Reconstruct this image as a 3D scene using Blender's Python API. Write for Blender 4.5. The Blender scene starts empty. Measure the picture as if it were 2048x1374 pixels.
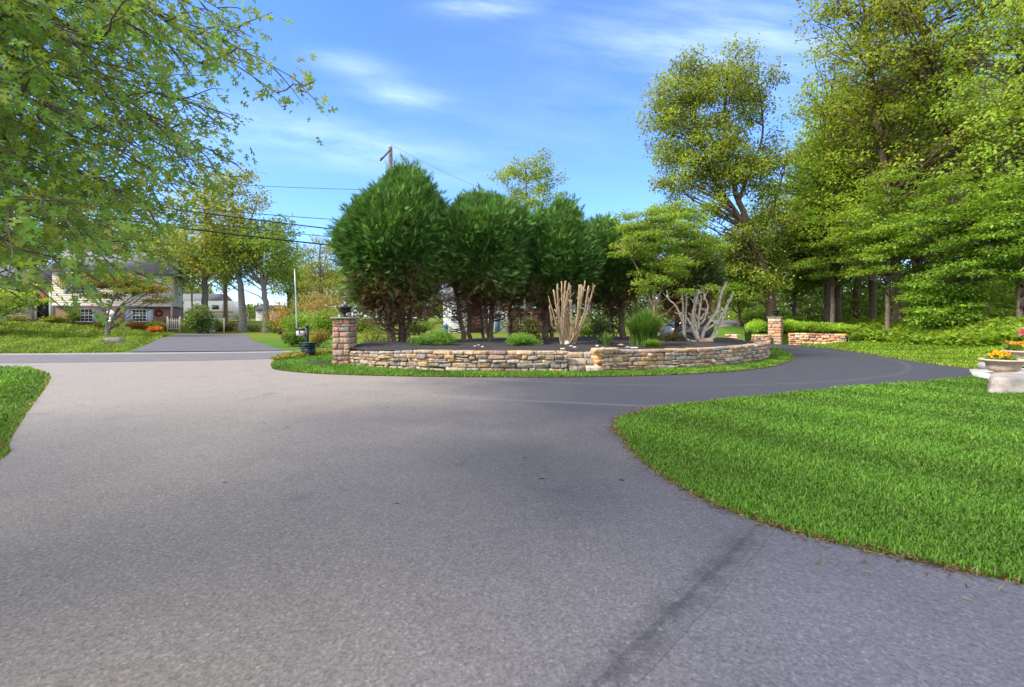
import bpy, math, random
import numpy as np
from mathutils import Vector
R = np.random.RandomState(7); random.seed(7)
F, HOR, CX, CAMH = 967.0, 636.0, 1024.0, 1.5
S = bpy.context.scene
COL = S.collection

# ---------------------------------------------------------------- helpers
def G(px, py, z=0.0):
    d = (CAMH - z) * F / (py - HOR); return ((px - CX) / F * d, d)
def A(px, py, d):
    return np.array([(px - CX) / F * d, d, CAMH + (HOR - py) / F * d])
def ss(t):
    t = np.clip(t, 0, 1); return t * t * (3 - 2 * t)
def unit(v):
    return v / np.maximum(np.linalg.norm(v, axis=-1, keepdims=True), 1e-9)
def H(x, y):
    x = np.asarray(x, float); y = np.asarray(y, float)
    z = 1.05 * np.clip((-x - 31.5) / 9, 0, 1) * ss((y - 23) / 18)
    z = np.maximum(z, 1.45 * ss((y - 47) / 50))
    s = x - (13.9 + .13 * (y - 14))
    zb = 1.3 * ss((s - .4) / 9.5) * ss((y - 4) / 8)
    up = (y > 27.45) * (x > 12.9) * (.56 + .75 * ss((y - 27.4) / 6.5))
    up = up * (1 - ss((x - 18.2) / 2.5)) + np.minimum(up, zb) * ss((x - 18.2) / 2.5)
    return np.maximum(np.maximum(z, zb), up)
def Hs(x, y): return float(H(x, y))

class MB:
    def __init__(s): s.v = []; s.f = []; s.c = []; s.n = 0
    def add(s, V, Fs, col=None):
        V = np.asarray(V, float).reshape(-1, 3)
        for f in (Fs if isinstance(Fs, list) and len(Fs) and isinstance(Fs[0], np.ndarray) else [np.asarray(Fs)]):
            s.f.append(f + s.n)
        s.v.append(V)
        if col is None: col = (1, 1, 1)
        col = np.asarray(col, float)
        s.c.append(np.broadcast_to(col, (len(V), 3)) if col.ndim == 1 else col)
        s.n += len(V); return s
    def build(s, name, mat, parent=None, smooth=False, loc=None):
        V = np.concatenate(s.v) if s.v else np.zeros((0, 3)); C = np.concatenate(s.c)
        me = bpy.data.meshes.new(name)
        me.vertices.add(len(V)); me.vertices.foreach_set('co', V.astype(np.float32).ravel())
        li = np.concatenate([f.ravel() for f in s.f]).astype(np.int32)
        tot = np.concatenate([np.full(len(f), f.shape[1]) for f in s.f])
        st = np.concatenate([[0], np.cumsum(tot)[:-1]]).astype(np.int32)
        me.loops.add(len(li)); me.loops.foreach_set('vertex_index', li)
        me.polygons.add(len(st)); me.polygons.foreach_set('loop_start', st)
        if smooth: me.polygons.foreach_set('use_smooth', np.ones(len(st), bool))
        me.update(calc_edges=True)
        ca = me.color_attributes.new('Col', 'FLOAT_COLOR', 'POINT')
        ca.data.foreach_set('color', np.concatenate([C, np.ones((len(C), 1))], 1).astype(np.float32).ravel())
        me.materials.append(mat)
        o = bpy.data.objects.new(name, me); COL.objects.link(o)
        if parent is not None: o.parent = parent
        if loc is not None: o.location = loc
        return o
    # ---- shapes
    def box(s, c, h, col=None, rz=0.0):
        p = np.array([[x, y, z] for x in (-1, 1) for y in (-1, 1) for z in (-1, 1)], float) * np.asarray(h, float)
        if rz:
            ca, sa = math.cos(rz), math.sin(rz); p = np.stack([p[:, 0] * ca - p[:, 1] * sa, p[:, 0] * sa + p[:, 1] * ca, p[:, 2]], 1)
        f = np.array([[0, 1, 3, 2], [4, 6, 7, 5], [0, 4, 5, 1], [2, 3, 7, 6], [0, 2, 6, 4], [1, 5, 7, 3]])
        return s.add(p + np.asarray(c, float), f, col)
    def bx(s, x0, x1, y0, y1, z0, z1, col=None):
        return s.box(((x0 + x1) / 2, (y0 + y1) / 2, (z0 + z1) / 2), ((x1 - x0) / 2, (y1 - y0) / 2, (z1 - z0) / 2), col)
    def tube(s, P, r, n=6, col=None, cap=True):
        P = np.asarray(P, float); m = len(P); r = np.broadcast_to(np.asarray(r, float), (m,))
        T = unit(np.gradient(P, axis=0)); ref = np.array([0.31, 0.17, 0.93]) if abs(T[0] @ np.array([.31, .17, .93])) < .9 else np.array([1., 0, 0])
        U = unit(np.cross(T, ref)); W = np.cross(T, U)
        a = np.arange(n) / n * 2 * math.pi
        V = (P[:, None] + r[:, None, None] * (np.cos(a)[None, :, None] * U[:, None] + np.sin(a)[None, :, None] * W[:, None])).reshape(-1, 3)
        i = np.arange(m - 1)[:, None] * n; j = np.arange(n)[None]; k = (j + 1) % n
        q = np.stack([i + j, i + k, i + n + k, i + n + j], -1).reshape(-1, 4)
        fs = [q]
        if cap: fs += [np.arange(n)[None, ::-1].copy(), (np.arange(n) + (m - 1) * n)[None]]
        return s.add(V, fs, col)
    def lathe(s, prof, c=(0, 0, 0), n=20, col=None):
        prof = np.asarray(prof, float); m = len(prof); a = np.arange(n) / n * 2 * math.pi
        V = np.stack([prof[:, None, 0] * np.cos(a), prof[:, None, 0] * np.sin(a), np.repeat(prof[:, 1:2], n, 1)], -1).reshape(-1, 3) + np.asarray(c, float)
        i = np.arange(m - 1)[:, None] * n; j = np.arange(n)[None]; k = (j + 1) % n
        q = np.stack([i + j, i + k, i + n + k, i + n + j], -1).reshape(-1, 4)
        return s.add(V, [q, np.arange(n)[None, ::-1].copy(), (np.arange(n) + (m - 1) * n)[None]], col)
    def prism(s, poly, axis, a0, a1, col=None):
        # poly: 2D outline (ccw); axis 0: (y,z) extruded along x ; axis 1: (x,z) along y ; axis 2: (x,y) along z
        p = np.asarray(poly, float); n = len(p); V = []
        for a in (a0, a1):
            q = np.insert(p, axis, a, axis=1); V.append(q)
        i = np.arange(n); j = (i + 1) % n
        return s.add(np.concatenate(V), [np.stack([i, j, j + n, i + n], 1), i[None, ::-1].copy(), (i + n)[None]], col)

# ---------------------------------------------------------------- materials
def newmat(name):
    m = bpy.data.materials.new(name); m.use_nodes = True; nt = m.node_tree; b = nt.nodes['Principled BSDF']; return m, nt, b
def N(nt, t, **kw):
    n = nt.nodes.new(t)
    for k, v in kw.items(): setattr(n, k, v)
    return n
def mth(nt, op, a, b=None, clamp=False):
    n = nt.nodes.new('ShaderNodeMath'); n.operation = op; n.use_clamp = clamp
    for i, v in enumerate((a, b)):
        if v is None: continue
        if isinstance(v, (int, float)): n.inputs[i].default_value = v
        else: nt.links.new(v, n.inputs[i])
    return n.outputs[0]
def mixc(nt, fac, a, b, mode='MIX'):
    n = nt.nodes.new('ShaderNodeMix'); n.data_type = 'RGBA'; n.blend_type = mode
    for sock, v in ((n.inputs[0], fac), (n.inputs[6], a), (n.inputs[7], b)):
        if isinstance(v, (int, float)): sock.default_value = v
        elif isinstance(v, tuple): sock.default_value = (*v, 1)
        else: nt.links.new(v, sock)
    return n.outputs[2]
def ramp(nt, v, a, b):
    n = nt.nodes.new('ShaderNodeMapRange'); n.interpolation_type = 'SMOOTHSTEP'
    n.inputs[1].default_value = a; n.inputs[2].default_value = b; nt.links.new(v, n.inputs[0]); return n.outputs[0]
def noise(nt, vec, scale, detail=4, rough=.6, out=0):
    n = nt.nodes.new('ShaderNodeTexNoise'); n.inputs['Scale'].default_value = scale; n.inputs['Detail'].default_value = detail; n.inputs['Roughness'].default_value = rough
    if vec is not None: nt.links.new(vec, n.inputs['Vector'])
    return n.outputs[out]
def attr(nt):
    n = nt.nodes.new('ShaderNodeVertexColor'); n.layer_name = 'Col'; return n.outputs[0]
def pos(nt): return nt.nodes.new('ShaderNodeNewGeometry').outputs['Position']
def objc(nt): return nt.nodes.new('ShaderNodeTexCoord').outputs['Object']
def bump(nt, b, h, strength, dist=.02):
    n = nt.nodes.new('ShaderNodeBump'); n.inputs['Strength'].default_value = strength; n.inputs['Distance'].default_value = dist
    nt.links.new(h, n.inputs['Height']); nt.links.new(n.outputs[0], b.inputs['Normal'])
def surf(name, col, rough=.8, var=.25, scale=6., bmp=.2, bscale=40., metal=0., spec=.3):
    """plain material: colour (times vertex colour) broken up by noise, with a fine bump"""
    m, nt, b = newmat(name); p = objc(nt)
    n1 = noise(nt, p, scale, 6); f = ramp(nt, n1, .3, .7)
    c = mixc(nt, f, tuple(max(0, x * (1 - var)) for x in col), tuple(x * (1 + var) for x in col))
    c = mixc(nt, 1.0, c, attr(nt), 'MULTIPLY'); nt.links.new(c, b.inputs['Base Color'])
    b.inputs['Roughness'].default_value = rough; b.inputs['Metallic'].default_value = metal; b.inputs['Specular IOR Level'].default_value = spec
    if bmp: bump(nt, b, noise(nt, p, bscale, 5), bmp)
    return m
def leafmat(name, tr=.35, spec=.25, rough=.5):
    m, nt, b = newmat(name); a = attr(nt)
    b.inputs['Roughness'].default_value = rough; b.inputs['Specular IOR Level'].default_value = spec
    nt.links.new(a, b.inputs['Base Color'])
    t = N(nt, 'ShaderNodeBsdfTranslucent'); tc = mixc(nt, 1.0, a, (1.5, 1.35, .55), 'MULTIPLY'); nt.links.new(tc, t.inputs[0])
    mx = N(nt, 'ShaderNodeMixShader'); mx.inputs[0].default_value = tr
    nt.links.new(b.outputs[0], mx.inputs[1]); nt.links.new(t.outputs[0], mx.inputs[2])
    nt.links.new(mx.outputs[0], nt.nodes['Material Output'].inputs[0]); return m
def brickmat(name, c1, c2, mortar, sx):
    m, nt, b = newmat(name); tc = objc(nt); sp = N(nt, 'ShaderNodeSeparateXYZ'); nt.links.new(tc, sp.inputs[0])
    cb = N(nt, 'ShaderNodeCombineXYZ'); nt.links.new(mth(nt, 'ADD', sp.outputs[0], sp.outputs[1]), cb.inputs[0]); nt.links.new(sp.outputs[2], cb.inputs[1])
    k = N(nt, 'ShaderNodeTexBrick'); k.inputs['Scale'].default_value = sx; nt.links.new(cb.outputs[0], k.inputs['Vector'])
    k.inputs['Color1'].default_value = (*c1, 1); k.inputs['Color2'].default_value = (*c2, 1); k.inputs['Mortar'].default_value = (*mortar, 1)
    k.inputs['Mortar Size'].default_value = .018; k.inputs['Brick Width'].default_value = .5; k.inputs['Row Height'].default_value = .17
    c = mixc(nt, .35, k.outputs[0], noise(nt, tc, 3, 4, .6, 1), 'SOFT_LIGHT')
    nt.links.new(c, b.inputs['Base Color']); b.inputs['Roughness'].default_value = .9; return m

def asphalt(name, kind):
    m, nt, b = newmat(name); p = pos(nt); sp = N(nt, 'ShaderNodeSeparateXYZ'); nt.links.new(p, sp.inputs[0]); X, Y = sp.outputs[0], sp.outputs[1]
    big = noise(nt, p, .35, 4, .55); mid = noise(nt, p, 1.6, 6, .6); fine = noise(nt, p, 60, 3, .7); grit = noise(nt, p, 170, 2, .7)
    vor = N(nt, 'ShaderNodeTexVoronoi'); vor.inputs['Scale'].default_value = 75; nt.links.new(p, vor.inputs['Vector'])
    if kind == 'drive':
        # older, paler asphalt towards the road, its paleness partly painted light; newer blue-black sealer on the loop to the right
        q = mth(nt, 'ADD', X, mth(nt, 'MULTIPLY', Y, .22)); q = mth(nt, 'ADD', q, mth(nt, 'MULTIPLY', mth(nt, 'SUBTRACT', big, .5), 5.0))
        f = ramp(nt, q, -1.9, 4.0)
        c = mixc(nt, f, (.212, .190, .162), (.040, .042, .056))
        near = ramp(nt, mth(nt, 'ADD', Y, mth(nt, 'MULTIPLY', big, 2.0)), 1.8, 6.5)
        c = mixc(nt, near, mixc(nt, ramp(nt, X, -1.5, 1.6), (.205, .180, .152), (.124, .123, .146)), c)  # near right end coloured darker and bluish, painting in sky-lit shade
        vc = N(nt, 'ShaderNodeTexVoronoi'); vc.feature = 'DISTANCE_TO_EDGE'; vc.inputs['Scale'].default_value = .32
        wv = N(nt, 'ShaderNodeVectorMath'); wv.operation = 'ADD'; nt.links.new(p, wv.inputs[0]); nt.links.new(noise(nt, p, 1.1, 5, .7, 1), wv.inputs[1]); nt.links.new(wv.outputs[0], vc.inputs['Vector'])
        c = mixc(nt, mth(nt, 'MULTIPLY', mth(nt, 'MULTIPLY', ramp(nt, vc.outputs[0], .0035, .001), ramp(nt, big, .5, .62)), .6), c, (.05, .047, .047))
        st = noise(nt, p, .9, 3, .5); c = mixc(nt, mth(nt, 'MULTIPLY', ramp(nt, st, .62, .78), .35), c, (.07, .066, .066))
        # tar seam: a wavering dark band with a sharper core, running from the lawn's edge towards the house
        x0, y0, x1, y1 = 1.70, 3.40, .10, 1.70
        L = math.hypot(x1 - x0, y1 - y0); nx, ny = (y1 - y0) / L, -(x1 - x0) / L
        dd = mth(nt, 'ADD', mth(nt, 'MULTIPLY', mth(nt, 'SUBTRACT', X, x0), nx), mth(nt, 'MULTIPLY', mth(nt, 'SUBTRACT', Y, y0), ny))
        dd = mth(nt, 'ADD', dd, mth(nt, 'MULTIPLY', mth(nt, 'SUBTRACT', mid, .5), .09))
        ad = mth(nt, 'ABSOLUTE', dd)
        inside = mth(nt, 'MULTIPLY', ramp(nt, Y, 3.6, 3.3), ramp(nt, X, 2.1, 1.7))
        core = mth(nt, 'MULTIPLY', mth(nt, 'MULTIPLY', ramp(nt, ad, .055, .012), inside), ramp(nt, mid, .3, .55))
        wide = mth(nt, 'MULTIPLY', ramp(nt, ad, .13, .04), inside)
        crk = mth(nt, 'MULTIPLY', ramp(nt, mth(nt, 'ABSOLUTE', mth(nt, 'ADD', dd, .115)), .006, .002), inside)
        dd2 = mth(nt, 'ABSOLUTE', mth(nt, 'ADD', dd, mth(nt, 'MULTIPLY', mth(nt, 'SUBTRACT', noise(nt, p, 7, 4, .7), .5), .06)))
        core = mth(nt, 'MULTIPLY', ramp(nt, dd2, .030, .010), inside); smear = mth(nt, 'MULTIPLY', mth(nt, 'MULTIPLY', ramp(nt, dd2, .15, .03), inside), ramp(nt, noise(nt, p, 5, 5, .7), .34, .56))
        c = mixc(nt, mth(nt, 'MULTIPLY', smear, .55), c, (.045, .045, .055))
        c = mixc(nt, mth(nt, 'MULTIPLY', core, .42), c, (.030, .030, .036))
        c = mixc(nt, mth(nt, 'MULTIPLY', crk, .38), c, (.03, .03, .035))
        # faint tyre scuffs: arcs about the loop's centre
        dx = mth(nt, 'SUBTRACT', X, 4.0); dy = mth(nt, 'SUBTRACT', Y, 21.0)
        rr = mth(nt, 'SQRT', mth(nt, 'ADD', mth(nt, 'MULTIPLY', dx, dx), mth(nt, 'MULTIPLY', dy, dy)))
        arc = ramp(nt, mth(nt, 'ABSOLUTE', mth(nt, 'SUBTRACT', mth(nt, 'ADD', rr, mth(nt, 'MULTIPLY', big, .5)), 13.1)), .14, .02)
        c = mixc(nt, mth(nt, 'MULTIPLY', arc, .16), c, (.24, .22, .21))
        arc2 = ramp(nt, mth(nt, 'ABSOLUTE', mth(nt, 'SUBTRACT', mth(nt, 'ADD', rr, mth(nt, 'MULTIPLY', mid, .3)), 10.4)), .12, .02)
        c = mixc(nt, mth(nt, 'MULTIPLY', arc2, .12), c, (.2, .19, .18))
    elif kind == 'road': c = mixc(nt, ramp(nt, mid, .3, .7), (.105, .098, .1), (.135, .125, .125))
    elif kind == 'edge': c = mixc(nt, ramp(nt, mid, .3, .7), (.19, .175, .16), (.25, .23, .21))
    else: c = mixc(nt, ramp(nt, mid, .3, .7), (.075, .07, .08), (.105, .098, .108))
    c = mixc(nt, mth(nt, 'MULTIPLY', ramp(nt, mid, .42, .72), .22), c, mixc(nt, 1.0, c, (.62, .62, .64), 'MULTIPLY'))
    vs = N(nt, 'ShaderNodeSeparateColor'); nt.links.new(vor.outputs[1], vs.inputs[0]); c = mixc(nt, mth(nt, 'MULTIPLY', ramp(nt, vs.outputs[0], .55, 1.0), .4), c, mixc(nt, 1.0, c, (.55, .54, .54), 'MULTIPLY')); c = mixc(nt, mth(nt, 'MULTIPLY', ramp(nt, vs.outputs[1], .7, 1.0), .45), c, mixc(nt, 1.0, c, (1.7, 1.66, 1.6), 'MULTIPLY'))
    c = mixc(nt, ramp(nt, fine, .46, .70), c, mixc(nt, 1.0, c, (1.34, 1.32, 1.30), 'MULTIPLY'))
    c = mixc(nt, ramp(nt, fine, .50, .30), c, mixc(nt, 1.0, c, (.68, .68, .69), 'MULTIPLY'))
    c = mixc(nt, mth(nt, 'MULTIPLY', ramp(nt, grit, .63, .72), .4), c, mixc(nt, 1.0, c, (2.0, 1.95, 1.9), 'MULTIPLY'))
    nt.links.new(c, b.inputs['Base Color']); b.inputs['Roughness'].default_value = .82; b.inputs['Specular IOR Level'].default_value = .35
    hgt = mth(nt, 'ADD', mth(nt, 'MULTIPLY', fine, .7), mth(nt, 'MULTIPLY', vor.outputs[0], .5)); bump(nt, b, hgt, .55, .006)
    return m

M = dict(
    asphalt=asphalt('drive_asphalt', 'drive'), road=asphalt('road_asphalt', 'road'), edge=asphalt('pale_shoulder', 'edge'), ndrive=asphalt('neighbour_asphalt', 'nd'),
    leaf=leafmat('leaf', .5), needle=leafmat('needle', .18, .2, .6), blade=leafmat('grass_blade', .3, .2, .5), petal=leafmat('petal', .3),
    bark=surf('bark', (.13, .10, .075), .95, .45, 9, .8, 30), barkred=surf('bark_reddish', (.125, .085, .058), .95, .45, 9, .8, 30),
    barkgrey=surf('bark_grey', (.15, .14, .125), .95, .4, 8, .8, 26),
    deadtan=surf('bare_tan_wood', (.29, .21, .13), .85, .3, 12, .5, 30), deadgrey=surf('bare_grey_wood', (.43, .38, .315), .85, .35, 10, .5, 26),
    stone=surf('wall_stone', (1, 1, 1), .92, .42, 12, 1.0, 30), rock=surf('rock', (1, 1, 1), .9, .35, 5, .8, 14), flag=surf('flagstone', (.27, .24, .215), .85, .3, 3.5, .7, 12),
    black=surf('black_metal', (.012, .014, .013), .45, .3, 8, .1), green=surf('green_plastic', (.008, .03, .024), .45, .25, 6, .1, 20, spec=.5),
    white=surf('white_paint', (.74, .73, .70), .6, .06, 3, .05), cream=surf('cream_siding', (.56, .51, .41), .7, .08, 3, .05), grey=surf('grey_paint', (.38, .40, .42), .6, .1, 3, .05),
    metal=surf('pole_metal', (.5, .5, .49), .4, .1, 5, .05, metal=.2), blue=surf('blue_paint', (.10, .19, .28), .6, .12, 3, .05), shutter=surf('shutter_blue', (.36, .45, .55), .6, .1, 3, .05),
    roof=surf('roof_shingle', (.13, .13, .14), .95, .35, 12, .5, 40), red=surf('red_glaze', (.50, .05, .035), .5, .15, 4, .1), dark=surf('dark_paint', (.02, .02, .024), .4, .2, 4, .05),
    wood=surf('old_wood', (.17, .12, .08), .9, .35, 8, .5), conc=surf('concrete', (.40, .385, .36), .85, .15, 5, .3, 20), terra=surf('urn_clay', (.36, .27, .20), .8, .2, 5, .3, 24),
    rubber=surf('tyre_rubber', (.02, .02, .02), .8, .2, 8, .1), carblue=surf('car_paint_dark', (.05, .055, .07), .25, .1, 2, 0, spec=.6), carsilver=surf('car_paint_pale', (.55, .60, .64), .25, .06, 2, 0, spec=.6),
    brick=brickmat('brick', (.23, .075, .05), (.17, .06, .045), (.28, .24, .2), 3.2),
)
m, nt, b = newmat('glass_pane'); b.inputs['Base Color'].default_value = (.03, .04, .05, 1); b.inputs['Roughness'].default_value = .06; b.inputs['Specular IOR Level'].default_value = .8; M['glass'] = m
# mulch
m, nt, b = newmat('bark_mulch'); p = pos(nt); n1 = noise(nt, p, 22, 6, .75); n2 = noise(nt, p, 1.2, 3)
c = mixc(nt, ramp(nt, n1, .35, .68), (.010, .009, .010), (.055, .045, .042)); c = mixc(nt, ramp(nt, n2, .5, .75), c, mixc(nt, 1.0, c, (1.7, 1.35, 1.1), 'MULTIPLY'))
nt.links.new(c, b.inputs['Base Color']); b.inputs['Roughness'].default_value = .95; bump(nt, b, n1, 1.0, .05); M['mulch'] = m
# ground: lawn / litter mixed by vertex colour
m, nt, b = newmat('soil_and_turf'); p = pos(nt); n1 = noise(nt, p, .25, 5, .6); n2 = noise(nt, p, 9, 6, .75); n3 = noise(nt, p, 1.6, 4, .6)
c = attr(nt); c = mixc(nt, mth(nt, 'MULTIPLY', ramp(nt, n1, .35, .7), .35), c, mixc(nt, 1.0, c, (1.35, 1.1, .8), 'MULTIPLY'))
c = mixc(nt, mth(nt, 'MULTIPLY', ramp(nt, n3, .4, .7), .35), c, mixc(nt, 1.0, c, (.7, .75, .7), 'MULTIPLY'))
c = mixc(nt, ramp(nt, n2, .55, .3), c, mixc(nt, 1.0, c, (.5, .55, .5), 'MULTIPLY'))
nt.links.new(c, b.inputs['Base Color']); b.inputs['Roughness'].default_value = .95; b.inputs['Specular IOR Level'].default_value = .1; bump(nt, b, n2, .8, .06); M['ground'] = m

# ---------------------------------------------------------------- tagging
def tag(o, label, cat=None, group=None, kind=None):
    o['label'] = label
    if cat: o['category'] = cat
    if group: o['group'] = group
    if kind: o['kind'] = kind
    return o
def thing(name, label, cat, loc=(0, 0, 0), rz=0, group=None):
    o = bpy.data.objects.new(name, None); COL.objects.link(o); o.location = loc; o.rotation_euler = (0, 0, rz); o.empty_display_size = .2
    return tag(o, label, cat, group)
def copy_tree(o, label, loc, rz=0., sc=1., group=None):
    c = o.copy(); COL.objects.link(c); c.location = loc; c.rotation_euler = (0, 0, rz); c.scale = (sc, sc, sc) if not isinstance(sc, tuple) else sc
    c['label'] = label
    if group: c['group'] = group
    for ch in list(o.children):
        d = ch.copy(); COL.objects.link(d); d.parent = c
    return c

# ---------------------------------------------------------------- foliage generators
LEAFK = np.array([1.88, 1.82, 1.55])
def rdir(n): return unit(R.normal(size=(n, 3)))
def leaf_quads(mb, P, D, Nn, L, W, col):
    """one folded four-cornered leaf per point"""
    n = len(P); D = unit(D); Sd = unit(np.cross(D, Nn)); Nn = np.cross(Sd, D)
    L = np.broadcast_to(L, (n,))[:, None]; W = np.broadcast_to(W, (n,))[:, None]
    a = P; t = P + D * L; m = P + D * L * .45 + Nn * L * .10
    V = np.stack([a, m - Sd * W * .5, t, m + Sd * W * .5], 1).reshape(-1, 3)
    Fc = np.arange(n)[:, None] * 4 + np.array([0, 1, 2, 3]); mb.add(V, Fc, np.repeat(col, 4, 0))
def pal(n, base, j=.18, alt=None, altp=.0):
    c = np.asarray(base)[None] * (1 + R.normal(0, j, (n, 1))) * (1 + R.normal(0, j * .35, (n, 3)))
    if alt is not None:
        k = R.rand(n) < altp; c[k] = np.asarray(alt) * (1 + R.normal(0, j, (k.sum(), 1)))
    return np.clip(c, .004, .9)
def clump_leaves(mb, C, Rd, n, L, base, up=.8, drop=.25, j=.18, alt=None, altp=0., shell=.5):
    base = np.asarray(base) * LEAFK
    """leaves through ellipsoid clumps C (k,3) with radii Rd (k,3), n per clump"""
    k = len(C); idx = np.repeat(np.arange(k), n)
    d = rdir(len(idx)); r = R.rand(len(idx)) ** shell
    P = C[idx] + d * r[:, None] * Rd[idx]
    D = unit(d * np.array([1, 1, .3]) + rdir(len(idx)) * .8 + np.array([0, 0, -drop])); Nn = unit(rdir(len(idx)) + np.array([0, 0, up]))
    cb = (1 + R.normal(0, .13, (k, 1)))[idx]
    sz = L * (.65 + .7 * R.rand(len(idx)))
    leaf_quads(mb, P, D, Nn, sz, sz * .62, pal(len(idx), base, j, alt, altp) * cb)
def limb(mb, p0, p1, r0, r1, sag=.0, wob=.06, n=5, sides=5, col=None):
    p0 = np.asarray(p0, float); p1 = np.asarray(p1, float); t = np.linspace(0, 1, n)[:, None]
    L = np.linalg.norm(p1 - p0); P = p0 + (p1 - p0) * t; P[:, 2] += sag * L * (4 * t * (1 - t))[:, 0]
    P[1:-1] += R.normal(0, wob * L / n * 1.5, (n - 2, 3)); mb.tube(P, np.linspace(r0, r1, n), sides, col)
    return P
def interp_path(P, n):
    P = np.asarray(P, float); s = np.concatenate([[0], np.cumsum(np.linalg.norm(np.diff(P, axis=0), axis=1))])
    t = np.linspace(0, s[-1], n); return np.stack([np.interp(t, s, P[:, i]) for i in range(P.shape[1])], 1)
def smooth_path(P, n, closed=False):
    P = np.asarray(P, float); m = len(P); out = []
    segs = m if closed else m - 1
    for i in range(segs):
        p0, p1, p2, p3 = (P[(i + k - 1) % m] if closed else P[min(max(i + k - 1, 0), m - 1)] for k in range(4))
        for t in np.linspace(0, 1, n, endpoint=False):
            out.append(.5 * ((2 * p1) + (-p0 + p2) * t + (2 * p0 - 5 * p1 + 4 * p2 - p3) * t * t + (-p0 + 3 * p1 - 3 * p2 + p3) * t ** 3))
    if not closed: out.append(P[-1])
    return np.array(out)
def fill_clumps(ells, n, mind):
    """clump centres spread through a union of ellipsoids (centre, radii)"""
    vol = np.array([np.prod(e[1]) for e in ells]); vol = vol / vol.sum(); out = []; tries = 0
    while len(out) < n and tries < n * 60:
        tries += 1; c, r = ells[R.choice(len(ells), p=vol)]
        p = np.asarray(c) + rdir(1)[0] * (R.rand() ** .45) * np.asarray(r)
        if all(np.linalg.norm(p - q) > mind for q in out): out.append(p)
    return np.array(out)
def make_tree(name, label, cat, loc, trunk, r0, ells, nc, mind, cr, nl, L, base, up=.8, drop=.25, flat=.6, bark='bark', alt=None, altp=0., group=None, limbs=True, forks=(), rz=0, j=.18, rtop=.25, extra=0.25):
    """tapered trunk with limbs reaching into leaf clumps"""
    root = thing(name, label, cat, loc, rz, group)
    tr = MB(); T = smooth_path(trunk, 6); tt = np.linspace(0, 1, len(T)); rad = r0 * (1 - (1 - rtop) * tt) ; rad[:3] *= (1.35, 1.15, 1.05)
    T[1:-1] += R.normal(0, r0 * .12, (len(T) - 2, 3)); tr.tube(T, rad, 9)
    axes = [(T, rad)]
    for fk in forks:
        Q = smooth_path(fk[0], 5); rq = np.linspace(fk[1], fk[1] * .25, len(Q)); tr.tube(Q, rq, 7); axes.append((Q, rq))
    C = fill_clumps(ells, nc, mind)
    allP = np.concatenate([a for a, _ in axes]); allr = np.concatenate([r for _, r in axes])
    if limbs:
        for c in C:
            dz = c[2] - allP[:, 2]; hd = np.linalg.norm(c[:2] - allP[:, :2], axis=1)
            cost = np.abs(dz - .55 * hd) + .35 * hd + (dz < 0) * 3; i = int(np.argmin(cost)); ln = np.linalg.norm(c - allP[i])
            P = limb(tr, allP[i], c, min(allr[i] * .5, .012 + .011 * ln), .012, .06, .1, 6, 5)
            for q in range(2):
                e = c + rdir(1)[0] * cr * np.array([1, 1, .5]); limb(tr, P[3 + q], e, .014, .005, .03, .1, 4, 4)
    tr.build('trunk', M[bark], root)
    mb = MB(); Rd = np.stack([cr * (.7 + .6 * R.rand(len(C))), cr * (.7 + .6 * R.rand(len(C))), cr * flat * (.7 + .6 * R.rand(len(C)))], 1)
    clump_leaves(mb, C, Rd, nl, L, base, up, drop, j, alt, altp)
    if extra:   # loose leaves between the clumps
        k = int(len(C) * extra); clump_leaves(mb, C[R.choice(len(C), k)], Rd[:k] * 1.9, nl // 3, L, base, up, drop, j, alt, altp)
    mb.build('crown', M['leaf'], root); return root
def shrub(name, label, cat, loc, rad, n, L, base, up=.6, drop=0., flat=1., group=None, j=.2, alt=None, altp=0., stems=6, lumps=9, bark='bark', sep=None):
    root = thing(name, label, cat, loc, 0, group); rx, ry, rz_ = rad; mb = MB(); C = []
    for i in range(lumps):
        a = R.rand() * 6.28; r = R.rand() ** .6 * .62; C.append([math.cos(a) * r * rx, math.sin(a) * r * ry, rz_ * (.55 + .9 * R.rand() * (1 - r * .55))])
    C = np.array(C); k = .48 + .2 * R.rand(lumps); Rd = np.stack([rx * k, ry * k, rz_ * k * .9], 1)
    C[:, 2] = np.maximum(C[:, 2], Rd[:, 2] * .8)
    clump_leaves(mb, C, Rd, n // lumps, L, base, up, drop, j, alt, altp, .4)
    st = MB()
    for i in range(stems):
        c = C[i % lumps]; limb(st, (R.normal(0, .05) * rx, R.normal(0, .05) * ry, -.02), c, .02 + .015 * rz_, .006, .05, .1, 4, 4)
    st.build('stem', M[bark], root); mb.build('foliage', M['leaf'], root); return root
def spray_tris(mb, P, D, Nn, L, col, k=5):
    """feathery conifer spray: k narrow leaflets fanned along a drooping-tip axis"""
    n = len(P); D = unit(D); Sd = unit(np.cross(D, Nn)); Nn = np.cross(Sd, D); L = np.broadcast_to(L, (n,))
    for q in range(k):
        t = q / (k - 1) if k > 1 else 0; side = -1 if q % 2 else 1
        b = P + D * (L * .55 * t)[:, None]; ang = (.75 - .65 * t) * side
        dd = unit(D * math.cos(ang) + Sd * math.sin(ang) + R.normal(0, .12, (n, 3))); ln = L * (.62 - .1 * t); w = L * .058
        pd = np.cross(dd, Nn) * w[:, None]
        V = np.stack([b - pd, b + pd, b + dd * ln[:, None]], 1).reshape(-1, 3)
        mb.add(V, np.arange(n)[:, None] * 3 + np.array([0, 1, 2]), np.repeat(col * (.85 + .3 * t), 3, 0))

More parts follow.
